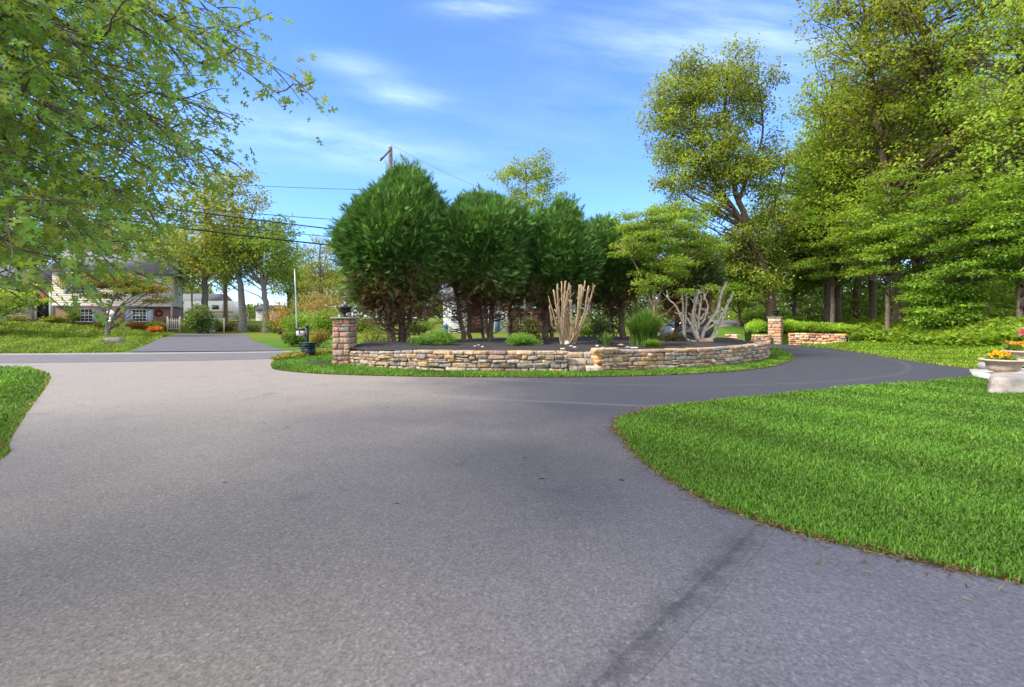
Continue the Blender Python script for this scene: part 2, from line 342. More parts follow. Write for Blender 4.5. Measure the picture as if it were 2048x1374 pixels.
# ---------------------------------------------------------------- camera, sun, sky
cam = bpy.data.cameras.new('camera'); co = bpy.data.objects.new('camera', cam); COL.objects.link(co); S.camera = co
co.location = (0, 0, CAMH); co.rotation_euler = (math.pi / 2, 0, 0)
cam.sensor_width = 36; cam.lens = F / 2048 * 36; cam.shift_y = -(687 - HOR) / 2048; cam.clip_end = 3000; cam.clip_start = .05
EL, AZ = math.radians(42), math.radians(-69)
Sv = Vector((math.cos(EL) * math.sin(AZ), -math.cos(EL) * math.cos(AZ), math.sin(EL)))
sl = bpy.data.lights.new('sun', 'SUN'); sl.energy = 3.3; sl.angle = math.radians(16); sl.color = (1, .92, .80)
so = bpy.data.objects.new('sun', sl); COL.objects.link(so); so.rotation_euler = Sv.to_track_quat('Z', 'Y').to_euler(); so.location = (20, -30, 40)
W = bpy.data.worlds.new('World'); S.world = W; W.use_nodes = True; nt = W.node_tree; bg = nt.nodes['Background']
sky = N(nt, 'ShaderNodeTexSky', sky_type='NISHITA'); sky.sun_disc = False; sky.sun_elevation = EL; sky.sun_rotation = math.pi - AZ
sky.air_density = 1.0; sky.dust_density = .15; sky.ozone_density = 4.0
g = N(nt, 'ShaderNodeTexCoord').outputs['Generated']; sp = N(nt, 'ShaderNodeSeparateXYZ'); nt.links.new(g, sp.inputs[0])
yy = mth(nt, 'MAXIMUM', sp.outputs[1], .05); u = mth(nt, 'DIVIDE', sp.outputs[0], yy); v = mth(nt, 'DIVIDE', sp.outputs[2], yy)
cb = N(nt, 'ShaderNodeCombineXYZ'); nt.links.new(mth(nt, 'MULTIPLY', mth(nt, 'ADD', u, mth(nt, 'MULTIPLY', v, .45)), 2.2), cb.inputs[0]); nt.links.new(mth(nt, 'MULTIPLY', mth(nt, 'SUBTRACT', v, mth(nt, 'MULTIPLY', u, -.12)), 9.0), cb.inputs[1])
wn = noise(nt, cb.outputs[0], 1.6, 7, .62); acc = None
for (px, py, a, bb, k) in ((962, 14, .095, .022, 1.0), (712, 128, .09, .022, .55), (800, 192, .09, .028, .65), (1400, 62, .30, .085, .55), (560, 265, .34, .05, .38), (720, 300, .3, .05, .3), (1180, 230, .45, .1, .16), (1560, 120, .25, .08, .4)):
    du = mth(nt, 'DIVIDE', mth(nt, 'SUBTRACT', u, (px - CX) / F), a); dv0 = mth(nt, 'SUBTRACT', v, (HOR - py) / F)
    dv = mth(nt, 'DIVIDE', mth(nt, 'ADD', dv0, mth(nt, 'MULTIPLY', mth(nt, 'SUBTRACT', u, (px - CX) / F), .16 if px < 900 else -.05)), bb)
    e = mth(nt, 'EXPONENT', mth(nt, 'MULTIPLY', mth(nt, 'ADD', mth(nt, 'MULTIPLY', du, du), mth(nt, 'MULTIPLY', dv, dv)), -1.0)); e = mth(nt, 'MULTIPLY', e, k)
    acc = e if acc is None else mth(nt, 'ADD', acc, e)
cl = mth(nt, 'MULTIPLY', mth(nt, 'MULTIPLY', acc, ramp(nt, wn, .2, .8)), .46, True)
cl = mth(nt, 'MULTIPLY', cl, ramp(nt, sp.outputs[1], .05, .3))
tint = mixc(nt, 1.0, sky.outputs[0], (.62, .79, 1.18), 'MULTIPLY')
skyc = mixc(nt, cl, tint, (5.6, 6.6, 8.0))
# broken bright cloud added for fill light in unseen sky behind and above viewer
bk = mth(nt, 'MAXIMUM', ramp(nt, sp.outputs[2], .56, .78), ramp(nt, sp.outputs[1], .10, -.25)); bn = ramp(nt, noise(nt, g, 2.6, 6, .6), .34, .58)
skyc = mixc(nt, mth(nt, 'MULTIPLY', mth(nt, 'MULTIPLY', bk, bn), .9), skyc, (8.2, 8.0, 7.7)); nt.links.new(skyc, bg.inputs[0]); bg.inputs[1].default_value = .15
S.view_settings.view_transform = 'Standard'; S.view_settings.look = 'None'; S.view_settings.exposure = 1.12; S.view_settings.gamma = 1
S.cycles.max_bounces = 9; S.cycles.diffuse_bounces = 6; S.cycles.transmission_bounces = 6; S.cycles.transparent_max_bounces = 4; S.cycles.glossy_bounces = 2

# ================================================================= SETTING
def axis(parts):
    return np.unique(np.concatenate([np.arange(a, b, st) for a, b, st in parts] + [[parts[-1][1]]]))
xs = axis([(-400, -80, 20), (-80, -50, 2), (-50, 12, .8), (12, 24, .2), (24, 50, .8), (50, 100, 5), (100, 400, 20)])
ys = axis([(-30, 4, 2), (4, 26, .6), (26, 30, .15), (30, 50, .6), (50, 120, 2.5), (120, 600, 20)])
XX, YY = np.meshgrid(xs, ys); ZZ = H(XX, YY)
wood = ss((XX - (14.2 + .13 * (YY - 14)) - 4.3 + .4 * np.sin(YY * .7)) / 1.2) * ss((YY - 12) / 4); wood = np.maximum(wood, ss((YY - 29) / 3) * ss((XX - 13) / 1.5) * (1 - ss((YY - 75) / 10)))
lawn = np.array([.075, .15, .016]); litter = np.array([.05, .045, .022]); farl = np.array([.125, .165, .018])
fl = ss((YY - 30) / 12)[..., None]; cc = lawn * (1 - fl) + farl * fl; cc = cc * (1 - wood[..., None]) + litter * wood[..., None]
nx, ny = len(xs), len(ys); i = (np.arange(ny - 1)[:, None] * nx + np.arange(nx - 1)[None]).ravel()
mb = MB(); mb.add(np.stack([XX, YY, ZZ], -1).reshape(-1, 3), np.stack([i, i + 1, i + nx + 1, i + nx], 1), cc.reshape(-1, 3))
tag(mb.build('ground', M['ground'], None, True), 'green lawns and woodland floor under everything', kind='structure')

lawnR = np.array([(8, -6), (8, -2), (4.6, 1.55), G(2048, 1172), G(1800, 1118), G(1560, 1060), G(1400, 998), G(1290, 930), G(1240, 875), G(1228, 850), G(1258, 829), G(1340, 812), G(1500, 795), G(1700, 775), G(1880, 762), G(1950, 754), (12.6, 12.6), (14.2, 12.9)])
outer = np.array([(13.6, 14.0), G(1860, 728), G(1780, 715.5), G(1700, 703), G(1620, 693.5), (15.6, 26.4), (14.6, 26.9), (13.2, 27.1), (11.0, 28.5), (8, 30), (3, 29.6), (-2, 27.6), (-6.4, 23.4), (-8.0, 21.2), (-8.9, 18.6), (-9.6, 17.6), (-16.8, 16.2), (-30, 14.9)])
lawnL = np.array([(-30, 13.6), (-19, 14.6), G(0, 735), G(60, 738.5), G(92, 746), G(101, 756), G(92, 775), G(60, 820), G(22, 880), G(0, 922), (-4.6, 3.2), (-4.1, 0), (-4.1, -6)])
poly = np.concatenate([smooth_path(lawnR, 5), smooth_path(outer, 5), smooth_path(lawnL, 5)])
mb = MB(); mb.add(np.c_[poly, np.full(len(poly), .008)], np.arange(len(poly))[None]); tag(mb.build('driveway', M['asphalt']), 'wide asphalt driveway, pale with wear and painted light to the left, dark to the right', kind='structure')
def strip(name, A_, B_, n, m, dz, mat, label, thick=0):
    A_ = interp_path(smooth_path(A_, 6), n); B_ = interp_path(smooth_path(B_, 6), n); t = np.linspace(0, 1, m)[None, :, None]
    Pxy = A_[:, None] * (1 - t) + B_[:, None] * t; z = H(Pxy[..., 0], Pxy[..., 1]) + dz
    i = (np.arange(n - 1)[:, None] * m + np.arange(m - 1)[None]).ravel(); mb = MB(); mb.add(np.concatenate([Pxy, z[..., None]], -1).reshape(-1, 3), np.stack([i, i + 1, i + m + 1, i + m], 1))
    return tag(mb.build(name, mat, None, True), label, kind='structure')
rn = [(-90, 9.5), (-30, 14.4), (-16.8, 15.9), (-9.5, 17.3), (-8.8, 18.7), (-8.0, 21.0), (-6.4, 23.4), (-2, 27.6), (3, 29.6), (10, 30.2), (15, 32), (19, 44)]
rm = [(-90, 13.5), (-30, 18.6), (-19.8, 19.3), (-10.6, 20.6), (-8.9, 21.9), (-7.6, 24.4), (-5.6, 27.0), (-1.5, 31.0), (3, 33.2), (10, 34.4), (12.5, 36), (14.5, 46)]
rf = [(-90, 14.6), (-30, 19.7), (-20.6, 20.25), (-10.6, 21.6), (-8.7, 22.9), (-8.0, 25.2), (-6.2, 27.8), (-1.8, 31.9), (3, 34.2), (10, 35.3), (11.6, 36.6), (13.5, 46.6)]
strip('road', rn, rm, 160, 5, .014, M['road'], 'grey asphalt road running past the driveway')
strip('road_shoulder', rm, rf, 160, 3, .018, M['edge'], 'pale strip along the far edge of the road')
strip('neighbor_driveway', [(-16.6, 21.0), (-20.6, 27.5), (-25.4, 35), (-31.0, 45.2)], [(-10.2, 21.75), (-13.0, 25.8), (-17.8, 33), (-24.0, 43.8)], 40, 14, .035, M['ndrive'], 'grey asphalt driveway leading up beside the neighbour house')

isl = smooth_path(np.array([(-7.9, 16.0), G(543, 734), G(556, 741), G(640, 748.5), G(800, 753.5), G(1000, 755.5), G(1200, 754.5), G(1400, 748), G(1520, 738), G(1575, 725), G(1588, 714), G(1572, 706), (12.5, 23.2), (11.6, 25.4), (9, 27.2), (3.5, 27.4), (-2, 25.6), (-6.2, 22.2), (-7.7, 20.6), (-8.5, 18.4)]), 8, True)
mb = MB(); mb.add(np.c_[isl, np.full(len(isl), .022)], np.arange(len(isl))[None], lawn * .8); tag(mb.build('island_lawn', M['ground']), 'grassy island inside the driveway loop', kind='structure')

# wall line of the raised bed, and the mulch inside it
wallP = smooth_path(np.array([(-5.25, 15.35), (-4.6, 14.75), G(765, 739), G(900, 744.5), G(1000, 746), G(1135, 746), G(1205, 745), G(1350, 740.5), G(1450, 734), G(1512, 725.5), (9.35, 17.6), (9.95, 19.2), (10.1, 21.0), (9.6, 22.6), (8.6, 23.6)]), 10)
backP = smooth_path(np.array([(-5.0, 17.4), (-4.7, 20.2), (-2.5, 23.0), (1, 24.2), (5, 24.6), (8.2, 24.0)]), 10)
n, m_ = 120, 30; Wf = interp_path(wallP, n); Bk = interp_path(backP, n); t = np.linspace(.012, 1, m_)[None, :, None]
Pm = Wf[:, None] * (1 - t) + Bk[:, None] * t; tm = t[0, :, 0][None]
zm = .03 + (.52 + .09 * np.sin(np.pi * np.clip(tm, 0, 1))) * (1 - ss((tm - .8) / .2)) + R.normal(0, .012, (n, m_)) + .03 * np.sin(Pm[..., 0] * 1.7) * np.cos(Pm[..., 1] * 1.3)
lx = (Pm[..., 0] > 1.45) * (Pm[..., 0] < 2.62) * (Pm[..., 1] < 14.0); zm = np.where(lx, .12, zm); zm[0] = np.minimum(zm[0], .3)
ii = (np.arange(n - 1)[:, None] * m_ + np.arange(m_ - 1)[None]).ravel(); mb = MB(); mb.add(np.concatenate([Pm, zm[..., None]], -1).reshape(-1, 3), np.stack([ii, ii + 1, ii + m_ + 1, ii + m_], 1))
tag(mb.build('mulch_bed', M['mulch'], None, True), 'dark bark mulch filling the raised bed behind the stone wall', kind='structure')
MZ = .60
mb = MB(); a = np.linspace(0, 6.28, 24, endpoint=False); q = np.c_[-6.35 + .75 * np.cos(a) * (1 + .2 * np.sin(3 * a)), 15.25 + .35 * np.sin(a), np.full(24, .035)]; mb.add(np.r_[q, [[-6.1, 15.3, .12]]], np.stack([np.arange(24), (np.arange(24) + 1) % 24, np.full(24, 24)], 1))
tag(mb.build('mulch_patch', M['mulch'], None, True), 'small brown mulch patch at the left foot of the near stone pillar', kind='structure')

# ---------------------------------------------------------------- stones
def rbox_template(k=4, r=.35):
    g = np.linspace(-1, 1, k); V = []; Fq = []; key = {}
    def vid(p):
        kk = tuple(np.round(p, 4))
        if kk not in key: key[kk] = len(V); V.append(p)
        return key[kk]
    for ax in range(3):
        for sg in (-1, 1):
            for i in range(k - 1):
                for j in range(k - 1):
                    q = []
                    for (a_, b_) in ((i, j), (i + 1, j), (i + 1, j + 1), (i, j + 1)):
                        p = [0, 0, 0]; p[ax] = sg; p[(ax + 1) % 3] = g[a_]; p[(ax + 2) % 3] = g[b_]; q.append(vid(p))
                    Fq.append(q if sg > 0 else q[::-1])
    V = np.array(V, float); q = np.clip(V, -(1 - r), 1 - r); d = V - q; nrm = np.linalg.norm(d, axis=1, keepdims=True)
    return q + d / np.maximum(nrm, 1e-6) * r, np.array(Fq)
RBV, RBF = rbox_template(4, .17)
SCOL = .64 * np.array([(.40, .28, .16), (.46, .27, .10), (.27, .25, .22), (.21, .23, .24), (.15, .095, .09), (.48, .41, .31), (.36, .30, .22), (.33, .19, .12), (.30, .27, .23)])
def stone(mb, c, u, nn, hl, hd, hh, col, jit=.15):
    """rounded irregular stone: half sizes hl along u, hd along nn (outwards), hh up"""
    u = np.asarray([u[0], u[1], 0.]); nn = np.asarray([nn[0], nn[1], 0.]); up = np.array([0, 0, 1.])
    lo = R.normal(0, jit, (8, 3)); s8 = np.array([[x, y, z] for x in (-1, 1) for y in (-1, 1) for z in (-1, 1)])
    w = np.prod((1 + RBV[:, None] * s8[None]) / 2, axis=2); V = RBV + w @ lo + R.normal(0, .04, RBV.shape)
    rmin = min(hl, hh); V[:, 0] = np.sign(V[:, 0]) * np.minimum(np.abs(V[:, 0]), 1.15)
    # keep corner rounding similar along the long side
    V0 = V[:, 0]; V[:, 0] = np.sign(V0) * (np.abs(V0) ** max(.35, rmin / hl))
    P = np.asarray(c, float) + V[:, :1] * hl * u + V[:, 1:2] * hd * nn + V[:, 2:] * hh * up
    mb.add(P, RBF, np.clip((np.asarray(col) * .66 + np.array([.20, .165, .13]) * .34) * 1.4 * (1 + R.normal(0, .10)), .02, .7))
def scol(warm=None):
    p = np.array([.26, .15, .11, .04, .06, .14, .14, .08, .02]) if warm is None else np.asarray(warm, float)
    return SCOL[R.choice(len(SCOL), p=p / p.sum())] * np.array([1, 1, 1])
def stone_run(mb, path, z0, ztop, rows, depth=.2, side=1, lmin=.16, lmax=.5, warm=None, cap=True, tint=(1, 1, 1)):
    """courses of stones along a path; ztop may be a function of 0..1"""
    s = np.concatenate([[0], np.cumsum(np.linalg.norm(np.diff(path, axis=0), axis=1))]); LT = s[-1]
    at = lambda q: np.array([np.interp(q, s, path[:, 0]), np.interp(q, s, path[:, 1])])
    hz = R.rand(rows) * .6 + .7; hz = hz / hz.sum(); zc = np.concatenate([[0], np.cumsum(hz)])
    for r in range(rows):
        q = -R.rand() * .02
        last = r == rows - 1
        while q < LT - .02:
            l = lmin + (lmax - lmin) * R.rand() ** 1.4; l = l * (1.35 if last else 1.0); l = min(l, max(LT - q, .06)); c = at(q + l / 2); a_, b_ = at(max(q, 0)), at(min(q + l, LT)); u = unit(b_ - a_); nn = np.array([u[1], -u[0]]) * side
            zt = (ztop((q + l / 2) / LT) if callable(ztop) else ztop) - z0; za, zb = z0 + zc[r] * zt, z0 + zc[r + 1] * zt
            dp = depth * (1.15 if last and cap else .85 + .3 * R.rand()); ins = R.normal(0, .012)
            split = (not last) and R.rand() < .12
            for (p0, p1) in (((za, (za + zb) / 2), ((za + zb) / 2, zb)) if split else ((za, zb),)):
                stone(mb, (c[0] - nn[0] * (dp - ins), c[1] - nn[1] * (dp - ins), (p0 + p1) / 2), u, nn, l / 2 * .985, dp, (p1 - p0) / 2 * .97, scol(warm) * np.array(tint))
            q += l
    # dark core behind the joints
    k = max(8, int(LT / .25)); C0 = np.array([at(x) for x in np.linspace(.02, LT - .02, k)]); T = unit(np.gradient(C0, axis=0)); Nn = np.stack([T[:, 1], -T[:, 0]], 1) * side
    za = np.full(k, z0 - .02); zt = np.array([(ztop(x) if callable(ztop) else ztop) - .05 for x in np.linspace(0, 1, k)]); f_, b_ = C0 - Nn * .05, C0 - Nn * (depth * 1.7)
    V = np.stack([np.c_[f_, za], np.c_[f_, zt], np.c_[b_, zt], np.c_[b_, za]], 1).reshape(-1, 3); i = np.arange(k - 1)[:, None] * 4
    mb.add(V, np.concatenate([np.concatenate([i + a_, i + 4 + a_, i + 4 + (a_ + 1) % 4, i + (a_ + 1) % 4], 1) for a_ in range(4)]), (.06, .05, .042))
sidx = lambda x, lo=True: int(np.argmin(np.abs(wallP[:110, 0] - x)))
i0, i1, i2 = 0, sidx(1.52), sidx(2.5)
top = lambda t: .47 + .12 * ss(t / .5)
mb = MB(); stone_run(mb, wallP[i0:i1 + 1], -.02, top, 5, .2, 1, .16, .5)
tag(mb.build('stone_wall', M['stone'], None, True), 'dry-laid stone wall of the raised bed, from the near pillar to the steps', 'stone wall', 'garden stone walls')
mb = MB(); stone_run(mb, wallP[i2:], -.02, .60, 6, .2, 1, .16, .52)
u_ = unit(wallP[i2 + 3] - wallP[i2]); n_ = np.array([u_[1], -u_[0]])
for k in range(5): stone(mb, np.r_[wallP[i2] - n_ * (.28 + .1 * (k % 2)) - u_ * .02, .06 + k * .115], n_, -u_, .28, .12, .055, (.50, .28, .10))
stone(mb, np.r_[wallP[i2] - n_ * .12 + u_ * .12, .615], u_, n_, .36, .2, .055, (.47, .33, .19))
tag(mb.build('stone_wall', M['stone'], None, True), 'stone wall of the raised bed curving right from the steps round to the back', 'stone wall', 'garden stone walls')
root = thing('garden_steps', 'three low stone steps recessed between the two bed walls', 'steps', (0, 0, 0))
for k in range(3):
    mb = MB(); y0 = wallP[i1][1] + .05 + k * .3; x = wallP[i1][0] + .04; xe = wallP[i2][0] - .03
    while x < xe - .02:
        l = min(.22 + R.rand() * .35, xe - x)
        if xe - x - l < .15: l = xe - x
        stone(mb, (x + l / 2, y0 + .22, .09 + k * .17), (1, 0), (0, -1), l / 2 * .985, .22, .088, scol([.2, .05, .3, .1, .2, .15, .2, .05, .1]), .06); x += l
    mb.bx(wallP[i1][0] + .05, xe - .03, y0 + .06, y0 + .4, -.02, .15 + k * .17, (.06, .05, .042)); mb.build('step', M['stone'], root, True)
bank = smooth_path(np.array([(15.6, 27.15), (16.6, 26.9), (17.4, 26.55), (18.05, 26.1)]), 8)
mb = MB(); stone_run(mb, bank, Hs(17, 26) - .12, lambda t: .66 - .03 * t, 6, .2, 1, .2, .55, [.2, .1, .05, .02, .04, .3, .1, .25, .05], tint=(2.0, 1.5, 1.25))
tag(mb.build('stone_wall', M['stone'], None, True), 'pinkish stone retaining wall right of the far pillar, ending at the lawn', 'stone wall', 'garden stone walls')
bank2 = smooth_path(np.array([(12.3, 27.9), (13.2, 27.55), (14.6, 27.25)]), 8)
mb = MB(); stone_run(mb, bank2, -.02, .55, 5, .2, 1, .2, .5, [.2, .1, .05, .02, .04, .3, .1, .25, .05], tint=(2.0, 1.5, 1.25))
tag(mb.build('stone_wall', M['stone'], None, True), 'short pinkish retaining wall left of the far pillar, behind the curved bed wall', 'stone wall', 'garden stone walls')

def pillar(label, x, y, rz, w, h, rows, warm, tint=(1, 1, 1)):
    root = thing('stone_pillar', label, 'pillar', (x, y, 0), rz, 'stone gate pillars'); mb = MB(); hw = w / 2
    hz = R.rand(rows) * .7 + .6; hz /= hz.sum(); z = 0
    for r in range(rows):
        hh = hz[r] * h
        for k, (u, nn) in enumerate((((1, 0), (0, -1)), ((0, 1), (1, 0)), ((-1, 0), (0, 1)), ((0, -1), (-1, 0)))):
            q = -hw
            while q < hw - .02:
                l = min(.13 + R.rand() * .3, hw - q)
                if hw - q - l < .12: l = hw - q
                u_ = np.array(u, float); n_ = np.array(nn, float); c = u_ * (q + l / 2) + n_ * (hw - .08 + R.normal(0, .006))
                stone(mb, (c[0], c[1], z + hh / 2), u, nn, l / 2 * .985, .085, hh / 2 * .975, scol(warm) * np.array(tint), .08); q += l
        z += hh
    mb.bx(-hw + .035, hw - .035, -hw + .035, hw - .035, 0, h - .01, (.16, .12, .09)); mb.build('shaft', M['stone'], root, True)
    mb = MB(); stone(mb, (0, 0, h + .035), (1, 0), (0, -1), hw + .06, hw + .06, .035, (.16, .15, .12), .02); mb.build('cap', M['stone'], root, True); return root
pillar('near stone pillar of reddish and grey blocks at left end of the wall', -5.36, 15.5, math.radians(-9), .54, 1.46, 9, [.1, .02, .1, .14, .36, .06, .1, .3, .06], (1.02, .84, .82))
pillar('far pinkish stone pillar at the end of the loop below the woods', 15.05, 27.6, math.radians(-38), .66, 1.5, 9, [.15, .12, .03, .02, .04, .28, .06, .35, .02], (1.45, 1.12, .98))
def urn_black(label, x, y, z, k, lid):
    root = thing('pillar_urn', label, 'urn', (x, y, z), 0, 'black urns on the pillars')
    mb = MB(); mb.lathe(np.array([(.12, 0), (.13, .03), (.06, .06), (.045, .1), (.06, .15)]) * k, n=18); mb.build('foot', M['black'], root, True)
    mb = MB(); mb.lathe(np.array([(.06, .15), (.2, .2), (.235, .26), (.235, .29), (.2, .3)]) * k, n=20); mb.build('bowl', M['black'], root, True)
    mb = MB(); mb.lathe(np.array([(.19, .3), (.2, .33), (.31, .36), (.3, .39), (.14, .42), (.03, .45), (.01, .46)] if lid else [(.2, .3), (.215, .34), (.26, .37), (.24, .39), (.05, .38)]) * k, n=20); mb.build('rim', M['black'], root, True)
urn_black('black metal urn with wide lid on the near stone pillar', -5.36, 15.5, 1.527, .82, True)
urn_black('small black metal urn on the far pinkish pillar', 15.05, 27.6, 1.567, .9, False)

# ================================================================= LEYLAND CYPRESSES
def leyland(label, x, y, zc, rx, ry, rz_, trunks, n, base, brown, lean=(0, 0), top=.0, seed=0, dead=40, square=2.6):
    """egg crown of upswept feathery sprays; trunks: list of (dx0,dx1,r)"""
    root = thing('cypress_tree', label, 'cypress tree', (x, y, MZ), 0, 'cypress trees in the raised bed')
    tr = MB()
    zb = zc - rz_ - MZ
    for (a, b_, r, yy) in trunks:
        P = smooth_path([(a, yy, -.25), (a * .95 + b_ * .05, yy, .3), (a * .5 + b_ * .5, yy, zb * .8 + .2), (b_, yy * .5, zb + rz_ * .7), (b_ * .4, 0, zb + rz_ * 1.7)], 5); P[1:-1] += R.normal(0, .015, (len(P) - 2, 3))
        tr.tube(P, np.linspace(r, r * .25, len(P)) * np.r_[1.35, 1.15, np.ones(len(P) - 2)], 8)
    tr.build('trunk', M['barkred'], root)
    dm = MB(); dl = MB()
    for i in range(dead):   # bare and brown inner branches under the skirt
        a, b_, r, yy = trunks[R.randint(len(trunks))]; z0 = .25 + R.rand() * max(.3, zb * 1.0); an = R.rand() * 6.28; ln = (.5 + .75 * R.rand()) * min(rx, 1.7)
        p0 = np.array([a * .8 + b_ * .2, yy, z0]); p1 = p0 + np.array([math.cos(an) * ln, math.sin(an) * ln * .8, .1 + ln * (.25 + .6 * R.rand()) * (1 if R.rand() < .85 else -.3)])
        P = limb(dm, p0, p1, .022, .006, -.12, .14, 6, 4)
        for q in range(5):
            k = 2 + R.randint(4); e = P[k] + rdir(1)[0] * .35 + np.array([0, 0, .12]); limb(dm, P[k], e, .008, .003, -.05, .15, 4, 3)
        m2 = 26; pp = P[R.randint(2, 6, m2)] + R.normal(0, .16, (m2, 3)); keep = pp[:, 2] > zb * .55
        if keep.any(): spray_tris(dl, pp[keep], rdir(keep.sum()) + np.array([0, 0, -.2]), rdir(keep.sum()), .14 + .1 * R.rand(keep.sum()), pal(keep.sum(), brown, .25), 4)
    dm.build('dead_branch', M['barkred'], root); dl.build('dead_foliage', M['needle'], root)
    mb = MB()
    lumps = rdir(70); la = R.rand(70) * .34 - .14; w3 = R.normal(0, 2.6, (5, 3)); w4 = R.rand(5) * 6.28
    def shell(nn, lo, hi, Lm, dk, k):
        d = rdir(nn * 2); d = d[(d[:, 1] < .75)][:nn]; nn = len(d)
        # super-ellipsoid egg: fuller low, pointed on top
        p = np.abs(d) ** (2 / square) * np.sign(d); zz = d[:, 2]
        prof = np.where(zz > 0, 1 - .16 * np.clip(zz, 0, 1) ** 2, 1 - .10 * np.clip(-zz, 0, 1))
        bumpy = 1 + (np.maximum(0, d @ lumps.T - .90) * 10 * la[None]).sum(1) + .035 * np.sin(d @ w3.T + w4).sum(1)
        rr = (lo + (hi - lo) * R.rand(nn) ** .6) * bumpy
        P = np.stack([d[:, 0] * prof * rx, d[:, 1] * prof * ry, zz * rz_], 1) * rr[:, None]
        P[:, 2] = np.where(P[:, 2] < -.75 * rz_, -.75 * rz_ + (P[:, 2] + .75 * rz_) * .5 + R.normal(0, .12, nn), P[:, 2])
        if top: P[:, 2] += np.clip(d[:, 2] - .82, 0, 1) * top * 5 * R.rand(nn)
        out = unit(P / np.array([rx, ry, rz_]) ** 2); D = unit(out * 1.0 + np.array([0, 0, .45]) + R.normal(0, .38, (nn, 3))); Nn = unit(np.cross(np.cross(out, D) + R.normal(0, .5, (nn, 3)), D) + .2 * out)
        col = pal(nn, base, .2, np.asarray(base) * np.array([1.6, 1.4, 1.25]), .13); 
        bl = np.clip((-P[:, 2] / rz_ - .42 + R.normal(0, .16, nn)) * 2.2, 0, 1)[:, None] * (.55 + .45 * (np.sin(P[:, 0:1] * 2.3 + seed) > -.2)); col = col * (1 - bl * brown_k) + pal(nn, brown, .25) * bl * brown_k
        P[:, 0] += lean[0] * P[:, 2]; P[:, 2] += zc - MZ
        spray_tris(mb, P, D, Nn, Lm * (.7 + .6 * R.rand(nn)), col * dk, k)
    brown_k = .75
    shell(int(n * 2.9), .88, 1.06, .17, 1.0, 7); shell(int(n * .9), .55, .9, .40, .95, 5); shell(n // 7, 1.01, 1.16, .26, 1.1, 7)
    mb.build('crown', M['needle'], root); return root
LG = (.072, .162, .034); BR = (.12, .06, .028)
def LY(label, px0, px1, ytop, ybot, d, depth, trunks, n, base=LG, brown=BR, **kw):
    xc = ((px0 + px1) / 2 - CX) / F * d; rx = (px1 - px0) / 2 / F * d * .97; ytop += 52; zt = CAMH + (HOR - ytop) / F * d; zb = CAMH + (HOR - ybot) / F * d
    tk = [(((p0 - CX) / F * d) - xc, ((p1 - CX) / F * d) - xc, r, yy) for (p0, p1, r, yy) in trunks]
    return leyland(label, xc, d, (zt + zb) / 2, rx, depth, (zt - zb) / 2, tk, n, base, brown, **kw)
LY('largest dark green cypress, egg-shaped, nearest the near stone pillar', 692, 888, 318, 606, 17.6, 1.9, [(787, 770, .13, -.1), (803, 800, .16, .1), (815, 832, .11, .0)], 15000, top=.75, seed=1, dead=90, lean=(.15, 0))
LY('wide dark cypress on two slim trunk groups, second from the near pillar', 880, 1042, 352, 598, 18.6, 1.7, [(928, 905, .12, -.1), (938, 940, .1, .15), (980, 992, .15, .1), (966, 955, .07, .2)], 14000, seed=2, dead=80)
LY('narrow cypress standing behind, between the second and fourth cypress', 975, 1062, 388, 600, 21.5, 1.2, [(1020, 1018, .13, 0)], 6000, seed=3, dead=20)
LY('dark cypress right behind the bare tan shrub', 1040, 1186, 376, 606, 19.2, 1.4, [(1092, 1100, .17, .1), (1104, 1112, .1, .2)], 11000, seed=4, dead=60)
LY('cypress with browned skirt behind the light green dogwood, left side', 1138, 1285, 404, 598, 21.0, 1.5, [(1246, 1235, .17, 0), (1228, 1215, .09, .2)], 10000, seed=5, dead=90, brown=(.14, .065, .03))
LY('half-dead rusty brown cypress behind the bare grey shrub', 1322, 1432, 452, 612, 21.2, 1.2, [(1352, 1362, .14, 0), (1392, 1384, .12, .2)], 7000, base=(.055, .085, .024), brown=(.30, .135, .055), seed=6, dead=70)

# ================================================================= BED PLANTS
def px_stems(name, label, cat, d, px, py, stems, mat, zb=MZ, yj=.18):
    base = A(px, py, d); root = thing(name, label, cat, (base[0], d, zb))
    for st in stems:
        r0, pts = st[0] * (.72 if mat == 'deadgrey' else 1), st[1:]; yo = R.normal(0, yj); P = np.array([A(p[0], p[1], d) - np.array([base[0], d, zb]) for p in pts]); P[:, 1] += np.linspace(0, 1, len(P)) * yo * 2
        P = smooth_path(P, 4); P[1:-1] += R.normal(0, .008, (len(P) - 2, 3)); mb = MB(); rr = np.linspace(r0, r0 * .62, len(P)) * (1 + R.normal(0, .06, len(P))); mb.tube(P, rr, 8)
        for q in range(2):   # side forks, cut short
            k = R.randint(len(P) // 3, len(P) - 2); t_ = unit(P[k + 1] - P[k]); e = P[k] + unit(t_ + rdir(1)[0] * .55) * (.18 + .3 * R.rand()); mm = (P[k] + e) / 2 + t_ * .05; mb.tube(smooth_path([P[k], mm, e], 3), np.linspace(r0 * .6, r0 * .4, 7), 6)
        for q in range(2):
            k = R.randint(len(P) // 3, len(P)); k = min(k, len(P) - 2); t_ = unit(P[k + 1] - P[k] + R.normal(0, .1, 3)); e = P[k] + unit(t_ + rdir(1)[0] * .8) * r0 * 2.6; mb.tube(np.array([P[k], e]), [r0 * .42, r0 * .36], 6)
        mb.build('stem', M[mat], root, True)
    return root
stems = []
